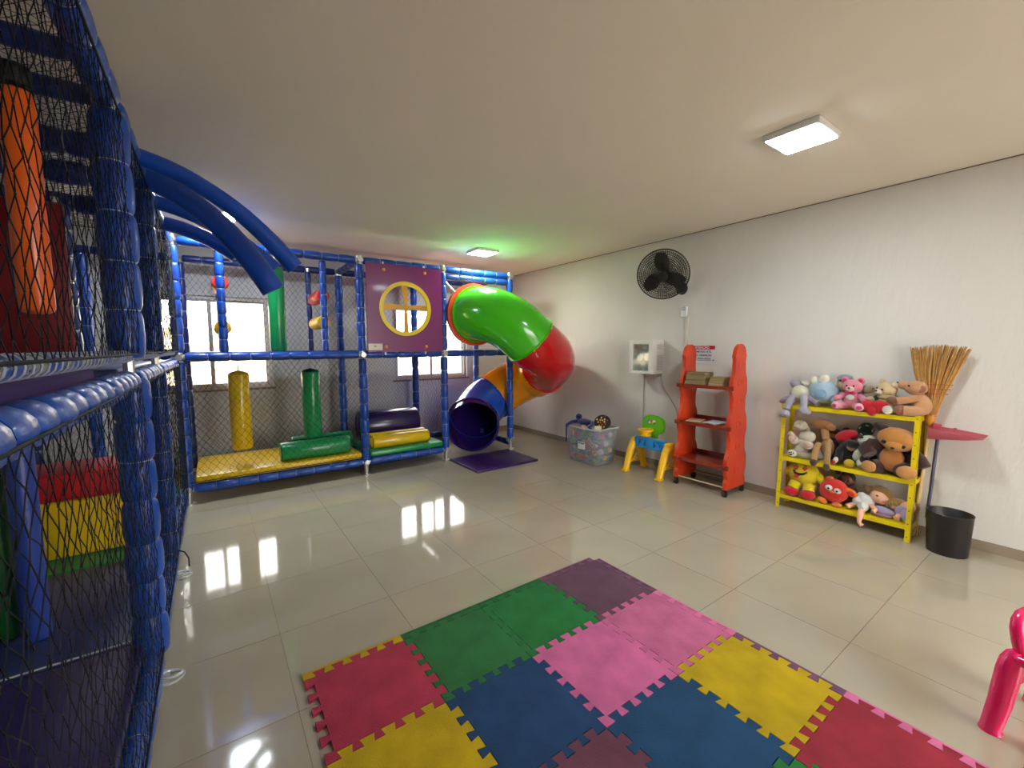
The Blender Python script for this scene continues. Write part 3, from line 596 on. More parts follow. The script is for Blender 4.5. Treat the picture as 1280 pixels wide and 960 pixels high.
cable([(XW - 0.01, 3.22, 1.16), (XW - 0.01, 3.18, 1.0), (XW - 0.01, 2.99, 0.75), (XW - 0.01, 2.93, 0.5), (XW - 0.008, 2.92, 0.25)], 'slack cable slanting from wall box down to conduit')
# ------------------------------------------------------------------ sign
t = thing('warning_sign', 'white notice with red ATENÇÃO header on the right wall', 'sign', (XW, 2.68, 1.3))
MB().box((-0.003, 0, 0.105), (0.004, 0.30, 0.205)).build('board', mat('sign_white', (226, 224, 226), rough=0.3), t)
MB().box((-0.006, 0, 0.18), (0.002, 0.28, 0.042)).build('header', mat('sign_red', (176, 10, 30), rough=0.3), t)
ink = mat('ink_black', (40, 38, 44)); inkw = mat('ink_white', (245, 235, 238))
for s_, z, sz, m in (('ATENÇÃO', 0.168, 0.036, inkw), ('PERMITIDO ATÉ', 0.123, 0.03, ink), ('4 A 5 CRIANÇAS', 0.084, 0.03, ink), ('NO PULA-PULA', 0.046, 0.03, ink)):
    text(s_, sz, m, t, (-0.0075, 0.01, z), (0, -1, 0), (0, 0, 1))
MB().box((-0.006, 0, 0.036), (0.002, 0.2, 0.003)).box((-0.006, -0.125, 0.04), (0.002, 0.018, 0.01)).build('footer', ink, t, smooth=0)
# ================================================================== RED SHELF
m_rp = mat('red_plastic', (212, 66, 24), rough=0.3, coat=0.15, bump=0.08, scale=10, var=0.1, vscale=4, rgb2=(188, 48, 20))
m_rs = mat('red_shelf_board', (146, 48, 22), rough=0.25, coat=0.25, var=0.3, vscale=8)
rs = thing('rolling_shelf', 'red plastic shelf unit with wavy sides on casters', 'shelf', (4.255, 2.42, 0))
def side_outline():
    L_ = []; R_ = []
    for i in range(61):
        z = 0.075 + (1.515 - 0.075) * i / 60; t_ = i / 60
        wv = 0.02 * math.cos((z - 1.10) * 2 * PI / 0.39) + 0.004 * math.cos(z * 2 * PI / 0.13)
        hw = 0.185 - 0.085 * t_ + wv
        if z > 1.40: hw = math.sqrt(max(0, 1 - ((z - 1.40) / 0.117) ** 2)) * 0.10
        if z < 0.16: hw += 0.012
        L_.append((-hw + 0.02 * t_, z)); R_.append((min(0.19, hw + 0.02 * t_), z))
    return L_ + R_[::-1]
so = side_outline()
for y, nm in ((-0.27, 'near'), (0.27, 'far')):
    s_ = MB().prism(so, (0, y - 0.019, 0), (1, 0, 0), (0, 0, 1), (0, 0.038, 0)).build('side_panel', m_rp, rs, smooth=35)
    for z in (0.25, 0.5, 0.72, 0.95, 1.14, 1.32):
        MB().ring((0.01, y - 0.0195 if y < 0 else y + 0.0195, z), (0, 1, 0), 0.03, 0.045, 0.006, 24).build('relief', m_rp, s_)
for z, dd, lbk in ((1.10, 0.27, 0), (0.705, 0.31, 1), (0.315, 0.35, 2)):
    poly = [(-dd / 2 - 0.03 * math.cos((i / 12 - 0.5) * PI) * 1.0, -0.3 + 0.6 * i / 12) for i in range(13)] + [(dd / 2, 0.3), (dd / 2, -0.3)]
    poly = [(x, y * 0.845) for x, y in poly]
    sh = MB().prism(poly, (0, 0, z - 0.035), (1, 0, 0), (0, 1, 0), (0, 0, 0.035)).build('shelf_board', m_rs, rs, smooth=30)
    MB().bb((dd / 2 - 0.012, -0.25, z), (dd / 2, 0.25, z + 0.035)).build('back_lip', m_rs, rs, smooth=0)
    for y in (-1, 1): MB().rbox((-dd / 2 - 0.008, y * 0.27, z - 0.018), (0.03, 0.07, 0.045), 0.008).build('bracket', m_rs, rs)
MB().cyl((-0.15, -0.255, 0.09), (-0.15, 0.255, 0.09), 0.008, n=10).build('rod', mat('rod', (196, 180, 150), rough=0.3, metal=0.5), rs)
MB().cyl((0.15, -0.255, 0.09), (0.15, 0.255, 0.09), 0.008, n=10).build('rod', MATS['rod'], rs)
for x in (-0.165, 0.165):
    for y in (-0.27, 0.27):
        cs = MB().cyl((x, y - 0.013, 0.028), (x, y + 0.013, 0.028), 0.028, n=18).build('caster', m_black, rs); MB().rbox((x, y, 0.06), (0.035, 0.04, 0.035), 0.006).build('caster_fork', m_black, cs)
def book(c, sz, rz, m, lb, pages=True, group=None):
    t = thing('book', lb, 'book', c, rz, group); a, b_, h = sz
    MB().bb((-a / 2, -b_ / 2, 0), (a / 2, b_ / 2, 0.0015)).bb((-a / 2, -b_ / 2, h - 0.0015), (a / 2, b_ / 2, h)).bb((a / 2 - 0.002, -b_ / 2, 0.0015), (a / 2, b_ / 2, h - 0.0015)).build('cover', m, t, smooth=0)
    MB().bb((-a / 2 + 0.002, -b_ / 2 + 0.003, 0.0016), (a / 2 - 0.002, b_ / 2 - 0.003, h - 0.0016)).build('pages', mat('pages', (150, 130, 92), rough=0.8, var=0.15, vscale=60, stretch=(0.05, 0.05, 6)), t, smooth=0)
zt = 1.10
bl = [('grey', (120, 116, 106), 0.03), ('tan', (176, 150, 96), 0.02), ('dark green', (72, 84, 56), 0.018), ('khaki', (170, 150, 92), 0.022), ('olive', (108, 98, 56), 0.018), ('brown', (126, 96, 54), 0.016)]
for k, (nm, rgb, h) in enumerate(bl):
    book((4.21 + random.uniform(-0.01, 0.01), 2.53 + random.uniform(-0.008, 0.008), zt), (0.17, 0.22 - 0.004 * k, h), random.uniform(-0.06, 0.06), mat('book_' + nm, rgb, rough=0.6), '%s covered book, %s of the left stack on the top red shelf' % (nm, ['bottom', 'second up', 'third up', 'fourth up', 'fifth up', 'top'][k]), group='books on the top red shelf'); zt += h
zt = 1.10
for k, (nm, rgb, h) in enumerate([('white', (214, 208, 196), 0.014), ('yellowed', (196, 172, 106), 0.022), ('ochre', (170, 132, 50), 0.03), ('dark tan', (128, 104, 60), 0.018)]):
    book((4.22, 2.315 - 0.006 * k, zt), (0.17, 0.15, h), random.uniform(-0.04, 0.04), mat('book2_' + nm, rgb, rough=0.6), '%s book, %s of the right stack on the top red shelf' % (nm, ['bottom', 'second up', 'third up', 'top'][k]), group='books on the top red shelf'); zt += h
for k, (nm, rgb, y, rz, z) in enumerate((('beige', (190, 170, 140), 2.53, 0.3, 0.705), ('glossy white', (220, 222, 224), 2.33, -0.2, 0.705), ('pale grey', (190, 194, 200), 2.36, 0.15, 0.713))):
    tag(MB().rbox((0, 0, 0.004), (0.2, 0.15, 0.007), 0.002).build('magazine', mat('mag' + nm, rgb, rough=0.25), None), '%s magazine lying flat on the middle red shelf' % nm, 'magazine', 'magazines on the red shelf')
    o = bpy.data.objects[-1] if False else [q for q in COL.objects if q.name.startswith('magazine')][-1]
# place magazines
mg = [q for q in COL.objects if q.name.startswith('magazine')]
for o, (x, y, rz, z) in zip(mg, ((4.2, 2.55, 0.25, 0.7055), (4.22, 2.34, -0.25, 0.7055), (4.2, 2.33, 0.1, 0.7135))): o.location = (x, y, z); o.rotation_euler = (0, 0, rz)
# ================================================================== BASKETBALL TOY
m_ty = mat('toy_yellow', (244, 190, 10), rough=0.35); m_tb = mat('toy_blue', (30, 140, 214), rough=0.35); m_tg = mat('toy_green', (96, 186, 30), rough=0.35)
hp = thing('basketball_toy', 'toy basketball stand with green backboard and yellow legs', 'toy', (4.19, 3.09, 0)); hp.scale = (1, 1, 0.86)
for y in (-0.235, 0.235):
    for sx in (-1, 1):
        pth = [(sx * x, y, z) for x, z in ((0.03, 0.40), (0.07, 0.34), (0.115, 0.22), (0.15, 0.10), (0.175, 0.03))]
        lg = MB().tube(pth, [0.046, 0.044, 0.042, 0.04, 0.04], 12).build('leg', m_ty, hp); MB().rbox((sx * 0.178, y, 0.022), (0.085, 0.08, 0.044), 0.014).build('foot', m_ty, lg)
    MB().rbox((0, y, 0.42), (0.11, 0.085, 0.10), 0.025, 3).build('leg_cap', m_ty, hp)
    b = MB()
    for k in range(7):
        x = -0.1 + k * 0.033; h = 0.27 - abs(x) * 1.2; b.cyl((x, y, 0.12), (x + 0.05, y, min(h, 0.26)), 0.004, n=5).cyl((x, y, 0.12), (x - 0.05, y, min(h, 0.26)), 0.004, n=5)
    b.tube([(-0.11, y, 0.12), (0.11, y, 0.12)], 0.005, 6); b.build('side_net', m_ty, hp, smooth=0)
bb_ = MB()
bb_.rbox((-0.03, 0, 0.475), (0.05, 0.42, 0.035), 0.012).rbox((-0.03, 0, 0.36), (0.05, 0.42, 0.035), 0.012).rbox((-0.03, 0.18, 0.417), (0.05, 0.06, 0.14), 0.012).rbox((-0.03, -0.18, 0.417), (0.05, 0.06, 0.14), 0.012).rbox((-0.03, 0, 0.417), (0.055, 0.12, 0.12), 0.02).rbox((-0.03, 0.1, 0.417), (0.04, 0.05, 0.13), 0.01, rot=(0.5, 0, 0)).rbox((-0.03, -0.1, 0.417), (0.04, 0.05, 0.13), 0.01, rot=(-0.5, 0, 0))
bb_.build('crossbar', m_tb, hp)
n = 28; poly = []
for i in range(n):
    a = 2 * PI * i / n; poly.append((0.155 * math.copysign(abs(math.cos(a)) ** 0.75, math.cos(a)), 0.135 * math.copysign(abs(math.sin(a)) ** 0.75, math.sin(a)) * (1.0 if math.sin(a) > 0 else 0.95)))
bk = MB().prism([(y - 0.03, z + 0.66) for y, z in poly], (0.06, 0, 0), (0, -1, 0.0), (0, 0, 1), (0.022, 0, 0)).build('backboard', m_tg, hp, smooth=40)
MB().prism([(y * 1.0 - 0.03, z + 0.66) for y, z in [(p[0] * 0.86, p[1] * 0.86) for p in poly]], (0.054, 0, 0), (0, -1, 0), (0, 0, 1), (0.008, 0, 0)).build('face', mat('toy_green2', (110, 196, 36), rough=0.35), bk, smooth=40)
for k, (y, z, c) in enumerate(((0.07, 0.69, (36, 96, 190)), (0.055, 0.675, (240, 240, 240)), (0.03, 0.69, (226, 60, 40)), (0.01, 0.675, (240, 200, 30)), (-0.01, 0.69, (240, 240, 240)), (-0.015, 0.67, (50, 150, 60)))):
    MB().ell((0.052, y + 0.02, z + 0.02), (0.004, 0.018, 0.018), n=10, k=6).build('decal', mat('decal%d' % k, c, rough=0.4), bk)
MB().rbox((0.05, 0, 0.52), (0.03, 0.09, 0.08), 0.01).build('stem', m_tg, hp)
ho = MB().torus((-0.05, 0.055, 0.60), (0, 0, 1), 0.078, 0.012, 28, 8)
ho.tube([(-0.05, 0.055, 0.595), (-0.05, 0.055, 0.53)], [0.078, 0.062], 24, False).tube([(-0.05, 0.055, 0.595), (-0.05, 0.055, 0.53)], [0.074, 0.058], 24, False).torus((-0.05, 0.055, 0.53), (0, 0, 1), 0.06, 0.006, 24, 6).rbox((0.03, 0.055, 0.595), (0.06, 0.06, 0.02), 0.006)
ho.build('hoop', m_ty, hp)
# ================================================================== TOY BIN
bn = thing('toy_bin', 'large clear plastic bin full of mixed toys', 'bin', (4.01, 3.89, 0))
m_bin = glassy('bin_plastic', tint=(240, 242, 244), refl=0.05, haze=0.2, hazec=(222, 226, 230))
bh = 0.47
def rrect(a, b_, r, z, n=6):
    out = []
    for cx, cy, s0 in ((a - r, b_ - r, 0), (-a + r, b_ - r, 1), (-a + r, -b_ + r, 2), (a - r, -b_ + r, 3)):
        for k in range(n + 1): an = PI / 2 * (s0 + k / n); out.append((cx + r * math.cos(an), cy + r * math.sin(an), z))
    return out
def shell(rings_, name, m, parent):
    mb = MB(); n_ = len(rings_[0])
    for r in rings_: mb.v += r
    for q in range(len(rings_) - 1):
        for j in range(n_): mb.f.append((q * n_ + j, q * n_ + (j + 1) % n_, (q + 1) * n_ + (j + 1) % n_, (q + 1) * n_ + j)); mb.m.append(0)
    mb.f.append(tuple(range(n_))); mb.m.append(0)
    return mb.build(name, m, parent, smooth=50)
shell([rrect(0.165, 0.235, 0.04, 0.004), rrect(0.18, 0.25, 0.05, 0.02), rrect(0.205, 0.28, 0.05, bh - 0.03), rrect(0.21, 0.285, 0.05, bh), rrect(0.203, 0.278, 0.05, bh), rrect(0.199, 0.274, 0.05, bh - 0.03), rrect(0.175, 0.245, 0.045, 0.022), ], 'body', m_bin, bn)
rm = MB(); rp = rrect(0.216, 0.291, 0.055, bh); rm.tube(rp, 0.009, 6, closed=True); rm.build('rim', glassy('bin_rim', refl=0.15, haze=0.5, hazec=(236, 238, 240)), bn)
for y in (-0.2, 0.2): MB().cyl((-0.14, y, 0.002), (0.14, y, 0.002), 0.004, n=6).build('base_rib', MATS['bin_rim'], bn)
MB().box((-0.2, -0.02, 0.24), (0.004, 0.12, 0.09)).build('label_tag', mat('tag_white', (226, 228, 226), rough=0.4), bn); MB().box((-0.204, -0.02, 0.27), (0.003, 0.1, 0.012)).build('tag_stripe', mat('tag_navy', (24, 32, 90)), bn)
pal = [('pink', (224, 106, 150)), ('teal', (60, 150, 140)), ('yellow', (226, 190, 40)), ('purple', (120, 90, 170)), ('red', (200, 60, 60)), ('blue', (70, 110, 190)), ('white', (222, 222, 216)), ('orange', (226, 136, 56)), ('green', (90, 160, 90)), ('grey', (140, 146, 156))]
shp = ['ball', 'block', 'ring', 'cup', 'car']
def toy(kind, rgb, nm, c, s, lb):
    m = mat('toy_' + nm, rgb, rough=0.4)
    b = MB(); name = {'ball': 'toy_ball', 'block': 'toy_block', 'ring': 'toy_ring', 'cup': 'toy_cup', 'car': 'toy_car'}[kind]; r = (random.uniform(0, 3), random.uniform(0, 3), random.uniform(0, 3))
    t = thing(name, lb, 'toy', c, group='toys in the clear bin', rot=r)
    if kind == 'ball': b.ell((0, 0, 0), s, n=14, k=10).build('body', m, t); MB().torus((0, 0, 0), (0, 0, 1), s, 0.003, 18, 5).build('seam', m_white, t)
    elif kind == 'block': b.rbox((0, 0, 0), (s * 1.6,) * 3, 0.006).build('body', m, t); MB().cyl((0, 0, s * 0.78), (0, 0, s * 1.0), s * 0.4, n=12).build('stud', m, t)
    elif kind == 'ring': b.torus((0, 0, 0), (0, 0, 1), s * 0.8, s * 0.32, 20, 8).build('body', m, t)
    elif kind == 'cup': b.tube([(0, 0, -s), (0, 0, s), (0, 0, s), (0, 0, -s + 0.005)], [s * 0.6, s * 0.95, s * 0.88, s * 0.55], 16).build('body', m, t); MB().torus((s * 0.95, 0, 0), (0, 1, 0), s * 0.45, 0.004, 14, 5).build('handle', m, t)
    else:
        b.rbox((0, 0, 0), (s * 2, s, s * 0.6), 0.008).rbox((0, 0, s * 0.5), (s, s * 0.85, s * 0.5), 0.008).build('body', m, t)
        for x in (-0.6, 0.6):
            for y in (-0.5, 0.5): MB().cyl((x * s, y * s - 0.004, -s * 0.3), (x * s, y * s + 0.004, -s * 0.3), s * 0.28, n=12).build('wheel', m_black, t)
ct = 0; rows_ = ['bottom row', 'second row', 'third row', 'top row']; cf = ['far left', 'left', 'middle', 'right', 'near right']; cs_ = ['wall side', 'middle', 'room side']
for r in range(4):
    for k in range(5):
        nm, rgb = pal[(ct * 7 + r * 3) % 10]; s_ = shp[(ct * 3 + r) % 5]; ct += 1
        toy(s_, rgb, nm, (4.01 - 0.125 - r * 0.006, 3.89 + 0.19 - k * 0.096, 0.062 + r * 0.102), 0.036, '%s toy %s behind the long clear face of the bin, %s, %s' % (nm, s_, rows_[r], cf[k]))
    for k in range(3):
        nm, rgb = pal[(ct * 7 + r) % 10]; s_ = shp[(ct * 3 + r) % 5]; ct += 1
        toy(s_, rgb, nm, (4.01 + 0.13 - k * 0.08, 3.89 - 0.19 - r * 0.006, 0.062 + r * 0.102), 0.032, '%s toy %s behind the short clear face of the bin, %s, %s' % (nm, s_, rows_[r], cs_[k]))
t = thing('toy_purse', 'pink and white dotted toy case tilted behind the bin face', 'toy', (3.842, 3.74, 0.28), rot=(0.6, 0, 0)); MB().rbox((0, 0, 0), (0.012, 0.16, 0.1), 0.005).build('body', mat('case_pink', (236, 140, 168), rough=0.4), t); MB().rbox((-0.006, 0, 0.012), (0.006, 0.12, 0.05), 0.003).build('face', mat('case_white', (236, 222, 224)), t)
for y in (-0.035, 0, 0.035): MB().ell((-0.01, y, 0.012), (0.003, 0.009, 0.011), n=8, k=6).build('dot', ink, t)
mb = MB(); random.seed(3)
for k in range(90):
    p = (4.01 + random.uniform(-0.05, 0.12), 3.89 + random.uniform(-0.12, 0.19), random.uniform(0.06, 0.40)); mb.ell(p, random.uniform(0.02, 0.04), n=8, k=6, mi=k % 6)
o = mb.build('toy_jumble', [mat('toy_' + pal[i][0], pal[i][1], rough=0.4) for i in (0, 1, 5, 8, 3, 9)], None, loc=(4.01, 3.89, 0.05)); tag(o, 'jumble of small toys deep in the middle of the clear bin', 'toys', kind='stuff')
# things on top of the bin
t = thing('plush_toy', 'navy blue plush creature sprawled over the bin rim, leg hanging', 'plush toy', (3.93, 3.92, 0.47)); m_nv = plush('navy', (20, 34, 96))
MB().ell((0, 0, 0.05), (0.07, 0.14, 0.045), n=16, k=10, rough=0.1).build('body', m_nv, t); MB().ell((-0.01, 0.11, 0.11), 0.042, n=14, k=10).build('head', m_nv, t)
MB().tube([(-0.02, 0.12, 0.05), (-0.1, 0.15, 0.045), (-0.155, 0.16, 0.02), (-0.178, 0.16, 0.0)], [0.028, 0.022, 0.02, 0.018], 10).build('leg', m_nv, t); MB().tube([(-0.185, 0.155, 0.03), (-0.19, 0.155, -0.06), (-0.185, 0.155, -0.2)], [0.012, 0.011, 0.01], 8).build('leg', m_nv, t)
MB().tube([(0, -0.12, 0.06), (-0.06, -0.17, 0.04), (-0.12, -0.19, 0.02)], [0.026, 0.022, 0.02], 10).build('arm', m_nv, t)
t = thing('toy_drum', 'round black rimmed toy with gold and red pattern on the bin', 'toy', (4.03, 3.72, 0.535), rot=(0.1, -0.9, 0.4)); MB().roll((0, 0, -0.02), (0, 0, 0.02), 0.105, 28, 0.008).build('body', m_black, t)
for k in range(14): a = k * 2.4; r = 0.02 + 0.005 * k; MB().ell((r * math.cos(a), r * math.sin(a), 0.02), (0.014, 0.01, 0.004), n=8, k=6).build('pattern', mat('pat%d' % (k % 3), [(222, 170, 60), (190, 60, 40), (236, 214, 160)][k % 3], rough=0.4), t)
toy('ball', (60, 130, 180), 'aqua', (3.90, 3.80, 0.475), 0.04, 'aqua toy ball on top of the heap in the bin'); toy('cup', (234, 222, 190), 'cream', (3.92, 3.69, 0.475), 0.04, 'cream toy cup on top of the heap in the bin'); toy('ball', (214, 150, 130), 'salmon', (3.86, 3.88, 0.465), 0.035, 'salmon toy ball on top of the heap in the bin')
# ================================================================== YELLOW SHELF
m_ys = mat('yellow_metal', (226, 200, 14), rough=0.35, var=0.12, vscale=8, bump=0.08, scale=30)
ysf = thing('toy_shelf', 'yellow painted metal shelf full of plush toys', 'shelf', (4.25, 1.28, 0))
YA, YB_ = -0.47, 0.475
ZS = (0.125, 0.475, 0.955)
def xf(z): return 0.0 + 0.055 * z / 0.96
XR = 0.225
def Lleg(x0_, x1_, y, sy, sx):
    a = V((x0_, y, 0)); b_ = V((x1_, y, 0.965)); w_, th = 0.034, 0.003
    mb = MB()
    for (dx, dy) in (((w_ * sx, th * sy)), ((th * sx, w_ * sy))):
        vs = []
        for p in (a, b_): vs += [p, p + V((dx, 0, 0)), p + V((dx, dy, 0)), p + V((0, dy, 0))]
        mb.add(vs, [(0, 1, 2, 3), (4, 7, 6, 5), (0, 4, 5, 1), (1, 5, 6, 2), (2, 6, 7, 3), (3, 7, 4, 0)])
    return mb.build('leg', m_ys, ysf, smooth=0)
for y, sy in ((YA, 1), (YB_, -1)):
    Lleg(0.0, xf(0.965), y, sy, 1); Lleg(XR, XR + 0.01, y, sy, -1)
for z in ZS:
    a = xf(z) + 0.004; b_ = XR - 0.002
    MB().bb((a, YA + 0.004, z - 0.004), (b_, YB_ - 0.004, z)).bb((a, YA + 0.004, z - 0.034), (a + 0.003, YB_ - 0.004, z - 0.004)).bb((b_ - 0.003, YA + 0.004, z - 0.034), (b_, YB_ - 0.004, z - 0.004)).bb((a + 0.003, YA + 0.004, z - 0.034), (b_ - 0.003, YA + 0.007, z - 0.004)).bb((a + 0.003, YB_ - 0.007, z - 0.034), (b_ - 0.003, YB_ - 0.004, z - 0.004)).build('shelf_board', m_ys, ysf, smooth=0)
b = MB()
for y in (YA + 0.02, YB_ - 0.02):
    for z in [0.04 + 0.1 * k for k in range(10)]: b.cyl((xf(z) - 0.0015, y, z), (xf(z) + 0.002, y, z), 0.0045, n=8)
b.build('bolt_holes', mat('hole', (90, 70, 10), rough=0.8), ysf)['kind'] = 'stuff'
# ------------------------------------------------------------------ plush toys. local frame: faces -Y, x to its picture right, z up
def P(name, label, loc, parts, rz=-PI / 2, sc_=1.0, cat='plush toy', tilt=None, group=None):
    t = bpy.data.objects.new(name, None); COL.objects.link(t); t.location = loc; t.scale = (sc_,) * 3; t.empty_display_size = 0.05
    Mz = Matrix.Rotation(rz, 4, 'Z'); R_ = Mz @ Euler(tilt).to_matrix().to_4x4() if tilt else Mz; t.rotation_euler = R_.to_euler()
    tag(t, label, cat, group)
    ONE = {'black_patches': 'patch', 'spots': 'spot', 'heart_eye': 'heart_eye', 'pupil': 'pupil', 'brow': 'brow', 'hat_dots': 'dot', 'inner_ear': 'inner_ear', 'pad_print': 'pad_print', 'tuft': 'tuft', 'petals': 'petal'}
    flat = []
    for pn_, m, shapes, *sub in parts:
        if pn_ in ONE: flat += [(ONE[pn_], m, [q], *sub) for q in shapes]
        else: flat.append((pn_, m, shapes, *sub))
    for pn_, m, shapes, *sub in flat:
        mb = MB()
        for s_ in shapes:
            if s_[0] == 'e': mb.ell(s_[1], s_[2], s_[3] if len(s_) > 3 else None, n=18, k=12, rough=0.05)
            elif s_[0] == 'b': mb.ell(s_[1], s_[2], s_[3] if len(s_) > 3 else None, n=12, k=8)
            elif s_[0] == 't': mb.tube(s_[1], s_[2], 12)
            elif s_[0] == 'o': mb.torus(s_[1], s_[2], s_[3], s_[4], 20, 6)
            elif s_[0] == 'x': mb.rbox(s_[1], s_[2], s_[3], 2, s_[4] if len(s_) > 4 else None)
            elif s_[0] == 'p': mb.prism(s_[1], s_[2], s_[3], s_[4], s_[5])
        o = mb.build(pn_, m, t, smooth=60)
        if sub: tag(o, sub[0])
    return t
beye = mat('bead_eye', (14, 10, 10), rough=0.1); 
def teddy(name, label, loc, col, pad, muz, s_=1.0, rz=-PI / 2, tilt=None, nose=(40, 20, 20), headrot=(0, 0, 0), extra=None, earin=None, armcol=None, legcol=None, headcol=None, hp_=(0, -0.01, 0.165), hr=0.062):
    c = plush(name + 'a', col); pd = plush(name + 'p', pad); mz = plush(name + 'm', muz); ac = plush(name + 'r', armcol) if armcol else c; lc = plush(name + 'l', legcol) if legcol else c; hc = plush(name + 'h', headcol) if headcol else c
    E = Euler(headrot).to_matrix(); h = V(hp_)
    def hh(x, y, z): return tuple(h + E @ V((x, y, z)))
    ei = plush(name + 'e', earin) if earin else mz
    parts = [('body', c, [('e', (0, 0, 0.07), (0.055, 0.048, 0.07))]), ('head', hc, [('e', h, (hr, hr * 0.9, hr * 0.88), headrot)]),
             ('ear', ac if armcol else hc, [('e', hh(-hr * 0.8, 0.005, hr * 0.75), (0.024, 0.012, 0.024), headrot)]), ('ear', ac if armcol else hc, [('e', hh(hr * 0.8, 0.005, hr * 0.75), (0.024, 0.012, 0.024), headrot)]),
             ('inner_ear', ei, [('b', hh(-hr * 0.8, -0.008, hr * 0.75), (0.014, 0.005, 0.014), headrot), ('b', hh(hr * 0.8, -0.008, hr * 0.75), (0.014, 0.005, 0.014), headrot)]),
             ('muzzle', mz, [('e', hh(0, -hr * 0.85, -hr * 0.25), (0.025, 0.02, 0.02), headrot)]), ('nose', mat('nose_' + name, nose, rough=0.3), [('b', hh(0, -hr * 0.85 - 0.02, -hr * 0.12), (0.008, 0.005, 0.006))]),
             ('eye', beye, [('b', hh(-0.022, -hr * 0.82, hr * 0.12), 0.0065)]), ('eye', beye, [('b', hh(0.022, -hr * 0.82, hr * 0.12), 0.0065)]),
             ('arm', ac, [('t', [(-0.045, -0.01, 0.11), (-0.07, -0.025, 0.09), (-0.085, -0.05, 0.085), (-0.088, -0.066, 0.086)], [0.018, 0.021, 0.023, 0.013])]), ('arm', ac, [('t', [(0.045, -0.01, 0.11), (0.07, -0.025, 0.09), (0.085, -0.05, 0.085), (0.088, -0.066, 0.086)], [0.018, 0.021, 0.023, 0.013])]),
             ('leg', lc, [('t', [(-0.03, -0.02, 0.03), (-0.055, -0.06, 0.03), (-0.07, -0.095, 0.032)], [0.026, 0.028, 0.031])]), ('leg', lc, [('t', [(0.03, -0.02, 0.03), (0.055, -0.06, 0.03), (0.07, -0.095, 0.032)], [0.026, 0.028, 0.031])]),
             ('foot_pad', pd, [('e', (-0.072, -0.1, 0.033), (0.029, 0.012, 0.029), (0, 0, -0.35))]), ('foot_pad', pd, [('e', (0.072, -0.1, 0.033), (0.029, 0.012, 0.029), (0, 0, 0.35))])]
    if extra: parts += extra
    return P('teddy_bear', label, loc, parts, rz, s_, 'plush toy', tilt)
ZT = ZS[2] + 0.001; ZM = ZS[1] + 0.001; ZB = ZS[0] + 0.001
wh = plush('white', (228, 226, 216)); 
red_felt = plush('red', (206, 16, 36))
# top shelf
teddy('pinkbear', 'pink teddy bear with white bib sitting on the yellow shelf top', (4.40, 1.262, ZT), (238, 142, 160), (242, 186, 196), (244, 206, 196), 1.12, earin=(224, 70, 110), hp_=(0, -0.01, 0.175), extra=[('bib', wh, [('e', (0, -0.048, 0.095), (0.026, 0.008, 0.022))]), ('bow', plush('hotpink', (220, 60, 120)), [('e', (-0.018, -0.05, 0.128), (0.018, 0.01, 0.012)), ('e', (0.018, -0.05, 0.128), (0.018, 0.01, 0.012))]), ('pad_print', plush('hotpink', (220, 60, 120)), [('e', (-0.076, -0.112, 0.03), (0.017, 0.003, 0.014), (0, 0, -0.35)), ('e', (0.076, -0.112, 0.03), (0.017, 0.003, 0.014), (0, 0, 0.35))])])
teddy('creambear', 'cream teddy bear with scarf looking left, behind the red flower', (4.42, 1.04, ZT), (226, 200, 150), (235, 225, 205), (240, 228, 200), 1.12, rz=-PI / 2 - 0.35, headrot=(0, 0.15, -0.3), extra=[('scarf', plush('scarfcol', (214, 196, 150)), [('o', (0, -0.005, 0.118), (0, 0, 1), 0.042, 0.014)])])
P('plush_toy', 'tan plush bear lying back with brown paws, beside the broom', (4.395, 0.875, ZT), [
    ('body', plush('tan', (214, 158, 112)), [('e', (0.03, 0, 0.075), (0.06, 0.05, 0.075), (0, -0.25, 0))]),
    ('head', plush('tan', (214, 158, 112)), [('e', (0.005, -0.005, 0.185), (0.06, 0.05, 0.048)), ('e', (-0.055, -0.01, 0.2), (0.035, 0.03, 0.028))]), ('nose', mat('nose_brown', (70, 40, 34), rough=0.4), [('b', (-0.087, -0.015, 0.212), (0.01, 0.014, 0.01))]), ('eye', beye, [('b', (-0.02, -0.05, 0.2), 0.006)]),
    ('ear', plush('earbrown', (176, 112, 80)), [('e', (0.04, -0.035, 0.18), (0.022, 0.012, 0.026))]),
    ('arm', plush('tan2', (206, 148, 104)), [('t', [(0.02, -0.04, 0.12), (-0.03, -0.06, 0.105), (-0.07, -0.07, 0.095)], [0.024, 0.026, 0.028])]), ('paw', plush('pawbrown', (138, 84, 62)), [('e', (-0.09, -0.072, 0.095), (0.038, 0.028, 0.028), (0, 0.2, 0))]),
    ('leg', plush('tan', (214, 158, 112)), [('t', [(0.05, -0.03, 0.032), (0.0, -0.06, 0.034), (-0.035, -0.07, 0.034)], [0.034, 0.034, 0.034])]), ('paw', plush('pawbrown2', (166, 108, 80)), [('e', (-0.052, -0.072, 0.036), (0.03, 0.034, 0.036))])], sc_=1.15)
P('fabric_flower', 'bright red fabric flower lying on the shelf top edge', (4.34, 1.09, ZT), [('petals', red_felt, [('e', (0.045 * math.cos(a), 0.02 * math.sin(a), 0.03 + 0.018 * math.sin(a * 2.3)), (0.034, 0.026, 0.026), (a, a, a)) for a in [k * 0.9 for k in range(7)]] + [('e', (0.02, -0.012, 0.05), (0.045, 0.03, 0.03)), ('e', (-0.03, -0.01, 0.04), (0.045, 0.03, 0.03))]), ('brim', red_felt, [('e', (0, 0, 0.012), (0.085, 0.038, 0.011))])], cat='flower', sc_=1.3)
